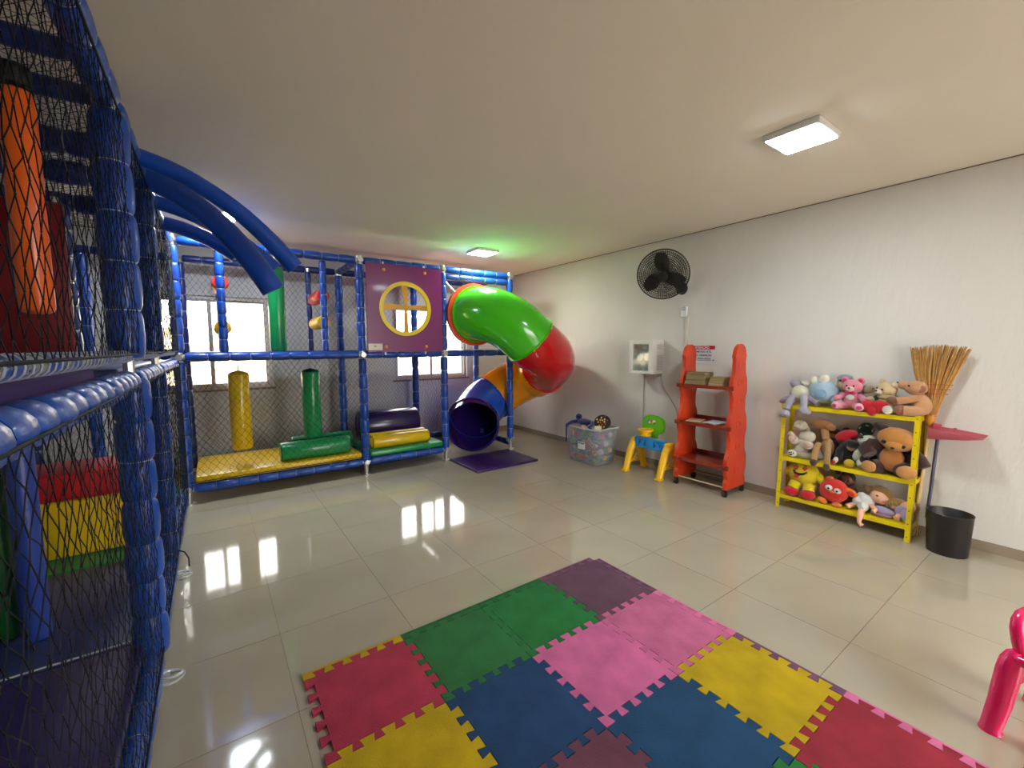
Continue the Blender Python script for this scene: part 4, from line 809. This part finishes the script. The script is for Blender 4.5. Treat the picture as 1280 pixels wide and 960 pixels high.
P('plush_toy', 'white plush foot pad with black paw spots beside red flower', (4.345, 0.985, ZT), [('foot', plush('offwhite', (232, 226, 210)), [('e', (0, 0, 0.03), (0.034, 0.026, 0.029))]), ('spots', plush('black', (24, 20, 20)), [('b', (-0.012, -0.024, 0.042), (0.006, 0.003, 0.006)), ('b', (0.006, -0.026, 0.044), (0.006, 0.003, 0.006)), ('b', (0.018, -0.022, 0.034), (0.006, 0.003, 0.006)), ('b', (0, -0.026, 0.026), (0.01, 0.003, 0.008))]), ('leg', plush('offwhite', (232, 226, 210)), [('t', [(0, 0.01, 0.03), (0.01, 0.05, 0.03)], [0.024, 0.022])])])
lg_ = plush('lavgrey', (170, 162, 178))
P('plush_toy', 'lavender grey plush with cream belly dangling off the shelf left end', (4.37, 1.64, ZT), [
    ('body', plush('creamy', (222, 218, 190)), [('e', (0, 0, 0.09), (0.06, 0.045, 0.055), (0, -0.3, 0))]), ('head', lg_, [('e', (-0.035, 0.045, 0.14), (0.06, 0.04, 0.035), (0, 0.5, 0)), ('e', (-0.1, 0.02, 0.03), (0.05, 0.03, 0.024), (0, -0.5, 0))]),
    ('leg', lg_, [('t', [(-0.03, -0.02, 0.06), (-0.045, -0.06, 0.02), (-0.05, -0.078, -0.03)], [0.026, 0.024, 0.022]), ('e', (-0.056, -0.096, -0.06), (0.036, 0.03, 0.028))]),
    ('leg', lg_, [('t', [(0.03, -0.02, 0.07), (0.05, -0.06, 0.04), (0.055, -0.078, -0.01)], [0.026, 0.024, 0.022]), ('e', (0.07, -0.098, -0.025), (0.04, 0.028, 0.026), (0, 0.3, 0))]),
    ('arm', lg_, [('t', [(0.04, 0.0, 0.07), (0.09, 0, 0.04), (0.12, -0.01, 0.025)], [0.022, 0.022, 0.024])])], sc_=1.25)
P('plush_toy', 'pale blue plush elephant lying head down with white tufts', (4.40, 1.47, ZT), [
    ('body', plush('paleblue', (170, 196, 216)), [('e', (0, 0, 0.1), (0.085, 0.06, 0.075), (0, 0.5, 0))]), ('tuft', plush('tuft', (226, 220, 200)), [('e', (-0.05, -0.01, 0.165), (0.03, 0.028, 0.036)), ('e', (0.0, -0.01, 0.175), (0.032, 0.028, 0.04), (0, 0.3, 0)), ('e', (-0.1, 0, 0.145), (0.035, 0.02, 0.018), (0, 0.3, 0))]),
    ('trunk', plush('paleblue', (170, 196, 216)), [('t', [(0.06, -0.02, 0.06), (0.09, -0.02, 0.045), (0.1, -0.01, 0.025)], [0.03, 0.024, 0.018])]), ('patch', plush('midblue', (140, 178, 208)), [('e', (0.0, -0.055, 0.09), (0.035, 0.012, 0.03))])], sc_=1.35)
P('plush_toy', 'beige doll head with grey cap peeking behind the pink bear', (4.455, 1.335, ZT), [('body', plush('beige2', (190, 168, 120)), [('e', (0, 0, 0.075), (0.05, 0.03, 0.075))]), ('head', plush('beige1', (214, 190, 146)), [('e', (0, -0.005, 0.215), (0.058, 0.042, 0.066))]), ('cap', plush('greycap', (150, 152, 170)), [('e', (0.0, -0.008, 0.262), (0.056, 0.044, 0.03)), ('e', (0, -0.035, 0.252), (0.045, 0.03, 0.01))]), ('fringe', plush('fringe', (130, 92, 60)), [('e', (0, -0.035, 0.238), (0.035, 0.018, 0.012))])])
P('plush_toy', 'taupe plush with green and red leaf scarf between pink and cream bears', (4.455, 1.155, ZT), [('body', plush('taupe', (176, 160, 132)), [('e', (0, 0, 0.085), (0.07, 0.035, 0.085)), ('e', (-0.02, 0, 0.17), (0.05, 0.035, 0.04))]), ('leaf', plush('leafg', (30, 96, 60)), [('e', (0.05, -0.04, 0.11), (0.05, 0.016, 0.026), (0, -0.7, 0))]), ('fruit', plush('fruitr', (176, 26, 40)), [('e', (0.05, -0.04, 0.07), (0.045, 0.018, 0.03))]), ('eye', beye, [('b', (0.02, -0.033, 0.185), 0.006)])])
P('plush_toy', 'khaki plush paws spread behind the pink bear', (4.42, 1.345, ZT), [('paw', plush('khaki', (178, 160, 110)), [('e', (0, -0.02, 0.03), (0.045, 0.03, 0.028))]), ('leg', plush('khaki', (178, 160, 110)), [('t', [(0, 0.0, 0.03), (0.02, 0.04, 0.03)], [0.022, 0.02])]), ('wing', plush('softblue', (150, 176, 200)), [('e', (-0.02, 0.0, 0.095), (0.03, 0.014, 0.045))])])
# middle shelf
cw = plush('creamwool', (218, 206, 186)); pk = plush('padpink', (226, 190, 170))
P('plush_toy', 'cream woolly lamb showing pinkish foot pads, left of middle shelf', (4.385, 1.60, ZM), [('body', cw, [('e', (0, 0, 0.08), (0.08, 0.06, 0.075)), ('e', (0.02, 0.01, 0.17), (0.06, 0.045, 0.05))]), ('head', cw, [('e', (-0.02, -0.01, 0.26), (0.045, 0.04, 0.04)), ('e', (-0.025, -0.045, 0.25), (0.025, 0.014, 0.016))]), ('ear', cw, [('e', (-0.06, 0, 0.24), (0.016, 0.012, 0.03), (0, 0.6, 0))]), ('ear', cw, [('e', (0.02, 0, 0.24), (0.016, 0.012, 0.03), (0, -0.6, 0))]),
    ('leg', cw, [('t', [(-0.03, -0.03, 0.12), (-0.05, -0.07, 0.15)], [0.03, 0.034])]), ('leg', cw, [('t', [(0.04, -0.03, 0.1), (0.06, -0.07, 0.12)], [0.03, 0.034])]), ('foot_pad', pk, [('e', (-0.052, -0.088, 0.156), (0.022, 0.01, 0.026))]), ('foot_pad', pk, [('e', (0.064, -0.09, 0.125), (0.024, 0.01, 0.024))]), ('arm', cw, [('t', [(-0.06, -0.02, 0.16), (-0.09, -0.04, 0.19)], [0.018, 0.02])])], sc_=1.14)
P('plush_toy', 'beige plush with black spotted foot pad below the lamb', (4.335, 1.63, ZM), [('foot', plush('offwhite', (232, 226, 210)), [('e', (-0.03, -0.02, 0.036), (0.04, 0.022, 0.034), (0, 0.3, 0))]), ('spots', plush('black', (24, 20, 20)), [('b', (-0.045, -0.04, 0.042), (0.007, 0.003, 0.006)), ('b', (-0.028, -0.043, 0.05), (0.007, 0.003, 0.006)), ('b', (-0.012, -0.04, 0.044), (0.006, 0.003, 0.006)), ('b', (-0.03, -0.042, 0.028), (0.012, 0.003, 0.008))]), ('body', plush('beigew', (196, 180, 156)), [('e', (0.07, 0.0, 0.036), (0.085, 0.03, 0.036))])])
gt = plush('giraffetan', (196, 148, 92)); hf = plush('hoof', (88, 58, 50))
P('plush_toy', 'brown long legged plush giraffe, hooves dangling off middle shelf', (4.39, 1.44, ZM), [('body', gt, [('e', (0.02, 0.02, 0.12), (0.05, 0.04, 0.09))]), ('head', plush('ginger', (166, 106, 58)), [('e', (-0.03, 0.0, 0.33), (0.085, 0.05, 0.045)), ('e', (0.05, -0.02, 0.31), (0.04, 0.03, 0.028))]), ('neck', gt, [('t', [(0.01, 0.01, 0.2), (-0.01, 0.01, 0.31)], [0.03, 0.028])]),
    ('leg', gt, [('t', [(-0.03, -0.02, 0.15), (-0.035, -0.075, 0.1), (-0.035, -0.1, 0.02)], [0.026, 0.026, 0.025])]), ('leg', plush('giraffetan2', (176, 138, 90)), [('t', [(0.04, -0.02, 0.17), (0.055, -0.075, 0.12), (0.06, -0.1, 0.0)], [0.024, 0.024, 0.023])]), ('hoof', hf, [('e', (-0.035, -0.104, 0.0), (0.029, 0.027, 0.034))]), ('hoof', hf, [('e', (0.062, -0.104, -0.025), (0.027, 0.025, 0.034))])])
P('plush_toy', 'dark brown plush monkey curled behind the giraffe legs', (4.46, 1.39, ZM), [('body', plush('dkbrown', (66, 42, 32)), [('e', (0, 0, 0.09), (0.055, 0.03, 0.09))]), ('head', plush('dkbrown', (66, 42, 32)), [('e', (-0.01, -0.005, 0.24), (0.065, 0.038, 0.06))]), ('face', plush('mface', (176, 120, 76)), [('e', (-0.01, -0.038, 0.23), (0.042, 0.012, 0.02))]), ('ear', plush('dkred', (80, 26, 28)), [('e', (0.09, -0.01, 0.29), (0.03, 0.015, 0.026))])])
P('plush_toy', 'red and black plush with peach face on middle shelf', (4.40, 1.285, ZM), [('body', red_felt, [('e', (0.0, 0, 0.25), (0.085, 0.045, 0.05), (0, -0.45, 0))]), ('head', plush('black', (24, 20, 20)), [('e', (0.02, 0, 0.1), (0.09, 0.045, 0.09))]), ('face', plush('peach', (232, 186, 156)), [('e', (0.05, -0.045, 0.17), (0.034, 0.016, 0.034))]), ('leg', plush('black', (24, 20, 20)), [('t', [(-0.03, -0.03, 0.12), (-0.03, -0.06, 0.05)], [0.03, 0.032])]), ('tag', wh, [('e', (-0.04, -0.09, 0.045), (0.018, 0.012, 0.03), (0, 0.3, 0)), ]), ('trim', red_felt, [('e', (-0.05, -0.1, 0.025), (0.014, 0.008, 0.02))]), ('shoe', plush('yellowshoe', (224, 184, 30)), [('e', (0.055, -0.082, 0.036), (0.038, 0.034, 0.034))])])
P('plush_toy', 'white plush panda with black patches next to the big bear', (4.365, 1.165, ZM), [('body', plush('pandaw', (222, 224, 210)), [('e', (0, 0, 0.13), (0.05, 0.045, 0.085), (0, 0.5, 0))]), ('head', plush('pandaw', (222, 224, 210)), [('e', (0.03, -0.01, 0.245), (0.06, 0.045, 0.04), (0, -0.3, 0))]), ('black_patches', plush('black', (24, 20, 20)), [('e', (0.035, -0.05, 0.09), (0.034, 0.016, 0.034)), ('e', (0.0, -0.045, 0.27), (0.018, 0.012, 0.012)), ('e', (0.06, -0.05, 0.22), (0.016, 0.012, 0.01)), ('e', (-0.06, -0.03, 0.2), (0.05, 0.03, 0.036))]), ('leg', plush('pandaw', (222, 224, 210)), [('t', [(0, -0.02, 0.06), (0.02, -0.05, 0.03)], [0.03, 0.028])])])
P('plush_toy', 'doll with dark green dotted hat and ginger curls at back', (4.465, 1.125, ZM), [('body', plush('dollgreen', (40, 70, 56)), [('e', (0, 0, 0.1), (0.05, 0.03, 0.1))]), ('hat', plush('hatgreen', (52, 84, 66)), [('e', (-0.04, -0.005, 0.31), (0.065, 0.035, 0.065))]), ('hat_dots', wh, [('b', (-0.04 + 0.045 * math.cos(k * 1.3), -0.036, 0.31 + 0.045 * math.sin(k * 1.3)), (0.006, 0.004, 0.006)) for k in range(9)]), ('hair', plush('gingerhair', (206, 142, 60)), [('o', (0.05, -0.01, 0.295), (0.1, -1, 0), 0.055, 0.014)]), ('face', plush('dface', (226, 206, 190)), [('e', (0.05, -0.01, 0.29), (0.05, 0.028, 0.042))])])
P('teddy_bear', 'big two-tone brown bear with tan face, right of middle shelf', (4.375, 0.965, ZM), [
    ('body', plush('cocoa', (66, 36, 30)), [('e', (0, 0.01, 0.12), (0.1, 0.07, 0.12))]), ('belly', plush('honey', (196, 126, 62)), [('e', (0, -0.045, 0.115), (0.07, 0.035, 0.09))]),
    ('head', plush('honey2', (206, 138, 62)), [('e', (0.02, -0.035, 0.262), (0.112, 0.082, 0.084), (0.25, 0.15, 0)), ('e', (0.02, -0.095, 0.225), (0.055, 0.035, 0.036))]), ('ear', plush('cocoa', (66, 36, 30)), [('e', (-0.07, -0.03, 0.337), (0.052, 0.026, 0.03), (0, 0.25, 0))]), ('ear', plush('cocoa', (66, 36, 30)), [('e', (0.115, 0.0, 0.285), (0.022, 0.02, 0.035), (0, 0.3, 0))]),
    ('eye', plush('black', (24, 20, 20)), [('b', (-0.035, -0.106, 0.245), (0.017, 0.01, 0.013), (0, 0.5, 0))]), ('eye', plush('black', (24, 20, 20)), [('b', (0.068, -0.106, 0.225), (0.017, 0.01, 0.013), (0, -0.3, 0))]), ('nose', plush('black', (24, 20, 20)), [('b', (0.018, -0.132, 0.212), (0.012, 0.008, 0.009))]),
    ('arm', plush('cocoa', (66, 36, 30)), [('t', [(-0.07, 0, 0.19), (-0.13, -0.03, 0.2), (-0.145, -0.055, 0.165), (-0.115, -0.075, 0.13)], [0.045, 0.052, 0.052, 0.045])]), ('arm', plush('cocoa', (66, 36, 30)), [('t', [(0.08, 0, 0.18), (0.14, -0.0, 0.13), (0.17, -0.01, 0.085)], [0.042, 0.042, 0.036])]),
    ('leg', plush('cocoa', (66, 36, 30)), [('t', [(-0.06, -0.03, 0.05), (-0.1, -0.06, 0.05)], [0.05, 0.046])]), ('leg', plush('cocoa', (66, 36, 30)), [('t', [(0.05, -0.03, 0.055), (0.085, -0.065, 0.055)], [0.054, 0.05])]), ('foot_pad', plush('honey3', (214, 152, 84)), [('e', (-0.115, -0.092, 0.045), (0.048, 0.026, 0.042), (0, 0, -0.3))]), ('foot_pad', plush('honey3', (214, 152, 84)), [('e', (0.095, -0.1, 0.05), (0.055, 0.026, 0.047), (0, 0, 0.2))])], sc_=1.1)
# bottom shelf
ye = plush('emojiyellow', (232, 206, 16), 0.06)
def heart(cx, cz, s_): return [(cx + s_ * 0.062 * 16 * math.sin(t_) ** 3 / 1.0 * 0.06 * 16 / 1.0 * 0.065, cz + s_ * 0.06 * (13 * math.cos(t_) - 5 * math.cos(2 * t_) - 2 * math.cos(3 * t_) - math.cos(4 * t_)) / 16) for t_ in [2 * PI * k / 20 for k in range(20)]]
def heart(cx, cz, s_): return [(cx + s_ * math.sin(t_) ** 3, cz + s_ * (13 * math.cos(t_) - 5 * math.cos(2 * t_) - 2 * math.cos(3 * t_) - math.cos(4 * t_)) / 16) for t_ in [2 * PI * k / 24 for k in range(24)]]
yf = -0.068
P('plush_toy', 'round yellow plush with heart eyes, tongue out and red shoes', (4.37, 1.575, ZB), [('body', ye, [('e', (0, 0, 0.185), (0.115, 0.065, 0.105))]), ('arm', ye, [('e', (-0.105, 0.0, 0.19), (0.03, 0.028, 0.055), (0, 0.7, 0))]), ('arm', ye, [('e', (0.12, -0.01, 0.17), (0.032, 0.028, 0.06), (0, -0.6, 0))]),
    ('leg', ye, [('t', [(-0.045, -0.02, 0.1), (-0.055, -0.055, 0.055)], [0.045, 0.042])]), ('leg', ye, [('t', [(0.05, -0.02, 0.1), (0.058, -0.055, 0.055)], [0.045, 0.042])]), ('shoe', red_felt, [('e', (-0.055, -0.08, 0.038), (0.056, 0.042, 0.037))]), ('shoe', red_felt, [('e', (0.06, -0.08, 0.038), (0.056, 0.042, 0.037))]),
    ('heart_eye', red_felt, [('p', heart(-0.04, 0.235, 0.017), (0, yf + 0.004, 0), (1, 0, 0), (0, 0, 1), (0, 0.018, 0)), ('p', heart(0.025, 0.237, 0.017), (0, yf + 0.004, 0), (1, 0, 0), (0, 0, 1), (0, 0.018, 0))]),
    ('mouth', plush('black', (24, 20, 20)), [('t', [(-0.055, -0.060, 0.215), (-0.04, -0.067, 0.195), (-0.01, -0.071, 0.188), (0.02, -0.069, 0.196), (0.045, -0.063, 0.215)], [0.004, 0.008, 0.011, 0.009, 0.004])]), ('brow', plush('browbrown', (110, 70, 20)), [('t', [(-0.05, -0.052, 0.262), (-0.03, -0.052, 0.264)], 0.003), ('t', [(0.016, -0.052, 0.264), (0.036, -0.052, 0.262)], 0.003)]),
    ('tongue', red_felt, [('e', (-0.028, -0.072, 0.172), (0.017, 0.008, 0.017))])], sc_=1.12)
bs = mat('doll_skin_dark', (92, 52, 40), rough=0.4)
def doll_body(): return 0
P('doll', 'dark brown doll with black hair bunch behind the red bird', (4.41, 1.265, ZB), [('body', bs, [('e', (0, 0, 0.09), (0.06, 0.04, 0.09)), ('e', (0, -0.005, 0.245), (0.062, 0.052, 0.068)), ('t', [(0, 0, 0.16), (0, 0, 0.2)], [0.026, 0.024]), ('t', [(-0.05, 0, 0.16), (-0.1, -0.02, 0.12), (-0.13, -0.05, 0.06)], [0.026, 0.022, 0.02]), ('t', [(0.05, 0, 0.16), (0.1, -0.01, 0.12), (0.13, -0.03, 0.09)], [0.026, 0.022, 0.02]), ('e', (0.062, -0.01, 0.24), (0.01, 0.01, 0.016)), ('e', (-0.062, -0.01, 0.24), (0.01, 0.01, 0.016)), ('e', (0, -0.058, 0.235), (0.01, 0.008, 0.01))]), ('hair', plush('black', (24, 20, 20)), [('e', (0, 0.012, 0.265), (0.062, 0.05, 0.058)), ('e', (-0.075, 0.0, 0.3), (0.024, 0.02, 0.022))]), ('eye', beye, [('b', (-0.022, -0.05, 0.25), (0.007, 0.004, 0.005)), ('b', (0.022, -0.05, 0.25), (0.007, 0.004, 0.005))]), ('mouth', mat('lip', (120, 50, 46), rough=0.4), [('b', (0, -0.054, 0.212), (0.012, 0.004, 0.004))]), ('collar', wh, [('t', [(0.03, -0.035, 0.16), (0.015, -0.042, 0.125)], 0.008)])], cat='doll', sc_=0.9)
rb = plush('birdred', (222, 44, 34)); ob = plush('birdorange', (240, 128, 24))
P('plush_toy', 'round red plush bird with white eyes and orange ear and feet', (4.345, 1.335, ZB), [('body', rb, [('e', (0, 0, 0.1), (0.09, 0.065, 0.09))]), ('ear', ob, [('e', (-0.03, 0, 0.185), (0.028, 0.012, 0.018), (0, -0.3, 0))]), ('ear', ob, [('e', (0.105, -0.01, 0.115), (0.045, 0.014, 0.026), (0, 0.5, 0))]), ('ear_lining', rb, [('e', (0.11, -0.024, 0.113), (0.024, 0.006, 0.015), (0, 0.5, 0))]),
    ('eye', wh, [('b', (-0.012, -0.062, 0.132), (0.024, 0.012, 0.02))]), ('eye', wh, [('b', (0.04, -0.057, 0.118), (0.024, 0.012, 0.02))]), ('pupil', beye, [('b', (-0.01, -0.074, 0.13), (0.007, 0.003, 0.007)), ('b', (0.04, -0.069, 0.118), (0.007, 0.003, 0.007))]), ('beak', ob, [('e', (0.01, -0.07, 0.108), (0.016, 0.012, 0.008), (0, 0.3, 0))]), ('foot', ob, [('e', (-0.05, -0.05, 0.024), (0.032, 0.026, 0.018), (0, 0.5, 0))]), ('foot', ob, [('e', (0.04, -0.055, 0.016), (0.03, 0.03, 0.015))])], sc_=1.18)
sk = mat('doll_skin', (232, 176, 146), rough=0.4); bhair = plush('blonde', (196, 158, 96), 0.3); wc = plush('whitecloth', (228, 226, 220), 0.05)
P('doll', 'blonde baby doll in white romper lying with one leg dangling', (4.385, 1.07, ZB), [
    ('body', sk, [('e', (0.035, -0.005, 0.13), (0.062, 0.05, 0.05), (0, 0.6, 0)), ('t', [(-0.09, -0.03, 0.05), (-0.12, -0.06, 0.035), (-0.14, -0.08, 0.022)], [0.02, 0.018, 0.02]), ('t', [(-0.045, -0.05, 0.05), (-0.045, -0.105, 0.02), (-0.045, -0.13, -0.03), (-0.045, -0.135, -0.06), (-0.025, -0.145, -0.075)], [0.024, 0.021, 0.018, 0.013, 0.015]), ('t', [(-0.005, -0.04, 0.06), (0.03, -0.07, 0.045), (0.02, -0.085, 0.03)], [0.017, 0.015, 0.017]), ('e', (0.052, -0.058, 0.118), (0.008, 0.008, 0.008))]),
    ('romper', wc, [('e', (-0.05, -0.02, 0.075), (0.06, 0.042, 0.06), (0, -0.6, 0)), ('e', (-0.085, -0.04, 0.07), (0.035, 0.032, 0.04)), ('e', (-0.045, -0.07, 0.045), (0.034, 0.04, 0.036)), ('e', (-0.07, -0.02, 0.12), (0.03, 0.022, 0.022))]),
    ('hair', bhair, [('e', (0.045, 0.015, 0.155), (0.075, 0.045, 0.05), (0, 0.5, 0)), ('e', (-0.02, 0.02, 0.165), (0.05, 0.025, 0.03))] + [('t', [(-0.03 + 0.012 * k, 0.0, 0.185 - 0.002 * k), (-0.06 + 0.016 * k, -0.01, 0.2 - 0.006 * k), (-0.075 + 0.02 * k, -0.015, 0.19)], [0.004, 0.003, 0.001]) for k in range(8)]), ('eye', beye, [('b', (0.03, -0.055, 0.15), (0.008, 0.004, 0.006), (0, 0.6, 0))]), ('mouth', mat('lip2', (200, 90, 90)), [('b', (0.072, -0.05, 0.112), (0.01, 0.004, 0.004), (0, 0.6, 0))])], cat='doll', sc_=1.08)
P('doll', 'blonde doll in lilac dress lying at the shelf right end', (4.375, 0.895, ZB), [
    ('body', sk, [('e', (0.035, 0.0, 0.11), (0.045, 0.042, 0.05), (0, 0.9, 0)), ('t', [(-0.02, -0.02, 0.09), (-0.045, -0.04, 0.095)], [0.014, 0.015]), ('t', [(0.0, -0.05, 0.04), (-0.01, -0.085, 0.025)], [0.022, 0.02]), ('t', [(0.04, -0.04, 0.03), (0.05, -0.085, 0.016)], [0.018, 0.017])]),
    ('dress', plush('lilac', (186, 170, 208), 0.05), [('e', (0.01, -0.03, 0.075), (0.045, 0.035, 0.045), (0, 0.8, 0)), ('e', (0.05, -0.065, 0.05), (0.035, 0.028, 0.055), (0, -0.5, 0)), ('e', (-0.1, -0.03, 0.045), (0.075, 0.035, 0.032), (0, 0.15, 0))]), ('sash', plush('mauve', (176, 130, 152)), [('e', (-0.11, -0.045, 0.016), (0.07, 0.035, 0.014))]),
    ('hair', bhair, [('e', (-0.03, 0.02, 0.125), (0.085, 0.035, 0.035), (0, 0.15, 0)), ('e', (0.05, 0.025, 0.11), (0.05, 0.035, 0.05))]  + [('t', [(-0.1 + 0.02 * k, 0.0, 0.13), (-0.09 + 0.022 * k, -0.03, 0.125 - 0.002 * k), (-0.08 + 0.022 * k, -0.035, 0.085)], [0.012, 0.01, 0.004]) for k in range(4)])], cat='doll')
# ================================================================== BROOM, DUSTPAN, WASTE BASKET, CHAIR
br = thing('broom', 'straw broom standing bristles up beside the yellow shelf', 'broom', (4.44, 0.83, 0))
top = V((0.0, -0.045, 0.93)); m_str = mat('straw', (216, 172, 100), rough=0.75, var=0.35, vscale=30, rgb2=(176, 128, 62)); m_str2 = mat('straw_dark', (188, 138, 72), rough=0.8)
MB().tube([(0, 0.0, 0.0), (0, -0.03, 0.6), top], 0.013, 12).build('handle', mat('broom_handle', (224, 192, 130), rough=0.5), br)
random.seed(5)
for half in range(2):
    b = MB()
    for k in range(150):
        s_ = random.uniform(-1, 1); dpt = random.uniform(-1, 1) * 0.022 * (1 - 0.5 * abs(s_)); hgt = 0.56 + random.uniform(-0.02, 0.012) - 0.02 * abs(s_)
        p0 = top + V((dpt * 0.4, s_ * 0.022, 0.0)); p1 = top + V((dpt * 0.8, s_ * 0.07, 0.2)); p2 = top + V((dpt, s_ * 0.165 + random.uniform(-0.006, 0.006) - 0.02, hgt)); pm = top + V((dpt, s_ * 0.125 - 0.008, 0.38))
        b.tube([p0, p1, pm, p2], [0.0022, 0.0026, 0.0024, 0.0012], 4, False)
    b.build('bristles', (m_str, m_str2)[half], br, smooth=0)['kind'] = 'stuff'
for z, s_, t_ in ((0.03, 0.028, 0.007), (0.2, 0.078, 0.004), (0.235, 0.088, 0.004), (0.27, 0.098, 0.004)):
    MB().torus(top + V((0, -0.002 - z * 0.02, z)), (0, 0, 1), s_, t_ * 0.7, 28, 6, sx=0.30 if z > 0.1 else 0.8).build('stitching', mat('stitch', (190, 90, 40), rough=0.6), br)
for o in [q for q in br.children if q.name.startswith('stitching')]:
    bb = V([sum(c[i] for c in o.bound_box) / 8 for i in range(3)]); ex = [max(c[i] for c in o.bound_box) - min(c[i] for c in o.bound_box) for i in range(3)]
    if ex[0] > ex[1]: o.data.transform(Matrix.Translation(bb) @ Matrix.Rotation(PI / 2, 4, 'Z') @ Matrix.Translation(-bb))
MB().tube([top + V((0, 0, -0.05)), top + V((0, 0, 0.0)), top + V((0, 0, 0.04))], [0.02, 0.032, 0.03], 16).build('binding', mat('binding', (206, 140, 50), rough=0.5), br)
dp = thing('dustpan', 'red dustpan on long dark handle leaning upright at wall', 'dustpan', (4.44, 0.74, 0))
MB().tube([(0, 0.02, 0.17), (0.02, -0.005, 0.9)], 0.011, 12).build('handle', mat('pan_handle', (84, 84, 104), rough=0.4, metal=0.3), dp)
pan = MB(); m_pan = mat('pan_red', (178, 78, 90), rough=0.4)
pv = []
for (y, hw, z0_, z1_) in ((0.03, 0.05, 0.80, 0.885), (-0.06, 0.09, 0.815, 0.875), (-0.17, 0.105, 0.83, 0.862), (-0.25, 0.10, 0.848, 0.852)):
    pv += [(-hw - 0.06, y, z1_), (-hw * 0.85 - 0.06, y, z0_), (hw * 0.5, y, z0_), (hw * 0.55, y, z1_)]
pf = []
for q in range(3):
    for j in range(3): pf.append((q * 4 + j, q * 4 + j + 1, q * 4 + j + 5, q * 4 + j + 4))
pf.append((0, 1, 2, 3))
po = pan.add(pv, pf).build('pan', m_pan, dp, smooth=30); sm_ = po.modifiers.new('thickness', 'SOLIDIFY'); sm_.thickness = 0.004
MB().rbox((-0.02, 0.0, 0.885), (0.03, 0.05, 0.05), 0.008).build('socket', m_pan, dp); MB().rbox((-0.06, -0.1, 0.882), (0.015, 0.02, 0.026), 0.004).build('hanging_lug', m_pan, dp)
m_bk = mat('bin_black', (27, 23, 25), rough=0.38, bump=0.1, scale=40)
wb = MB(); n = 36
wx, wy = 4.275, 0.615
def ov(a, b_, z): return [(a * math.cos(2 * PI * i / n), b_ * math.sin(2 * PI * i / n), z) for i in range(n)]
rg = [ov(0.10, 0.108, 0.0), ov(0.102, 0.11, 0.006), ov(0.118, 0.124, 0.29), ov(0.121, 0.127, 0.296), ov(0.118, 0.124, 0.30), ov(0.113, 0.119, 0.296), ov(0.098, 0.106, 0.012)]
mbk = MB()
for r in rg: mbk.v += r
for q in range(len(rg) - 1):
    for j in range(n): mbk.f.append((q * n + j, q * n + (j + 1) % n, (q + 1) * n + (j + 1) % n, (q + 1) * n + j)); mbk.m.append(0)
mbk.f += [tuple(range(n)), tuple((len(rg) - 1) * n + j for j in range(n))]; mbk.m += [0, 0]
o = mbk.build('waste_basket', m_bk, None, smooth=50); o.location = (wx, wy, 0); tag(o, 'round black plastic waste basket against the right wall', 'bin')
m_pk = mat('hot_pink', (250, 24, 108), rough=0.25, coat=0.3, spec=0.6)
ch = thing('kids_chair', 'hot pink plastic childrens chair cut by the right edge', 'chair', (2.53, -0.02, 0), -0.253)
for x, y in ((-0.17, 0.17), (0.17, 0.17), (-0.17, -0.17), (0.17, -0.17)):
    sx = -1 if x < 0 else 1; sy = -1 if y < 0 else 1
    MB().tube([(x, y, 0), (x, y, 0.012), (x - sx * 0.02, y - sy * 0.012, 0.12), (x - sx * 0.04, y - sy * 0.02, 0.25), (x - sx * 0.05, y - sy * 0.022, 0.285), (x - sx * 0.062, y - sy * 0.026, 0.31), (x - sx * 0.08, y - sy * 0.03, 0.32)], [0.034, 0.03, 0.034, 0.036, 0.034, 0.027, 0.014], 20).build('leg', m_pk, ch)
MB().rbox((0, 0, 0.305), (0.29, 0.29, 0.035), 0.017, 3).build('seat', m_pk, ch)
for y in (-0.14, 0.14): MB().cyl((-0.13, y, 0.2), (0.13, y, 0.2), 0.012, n=10).build('stretcher', m_pk, ch)
MB().tube([(-0.085, 0.13, 0.315), (-0.1, 0.135, 0.34), (-0.104, 0.14, 0.37), (-0.1, 0.148, 0.41), (-0.085, 0.152, 0.435), (-0.05, 0.155, 0.45), (0.05, 0.155, 0.45), (0.085, 0.152, 0.435), (0.1, 0.148, 0.41), (0.104, 0.14, 0.37), (0.1, 0.135, 0.34), (0.085, 0.13, 0.315)], 0.022, 16).build('back_frame', m_pk, ch)
for x in (-0.045, 0.045): MB().rbox((x, 0.145, 0.38), (0.035, 0.018, 0.13), 0.008).build('back_slat', m_pk, ch)
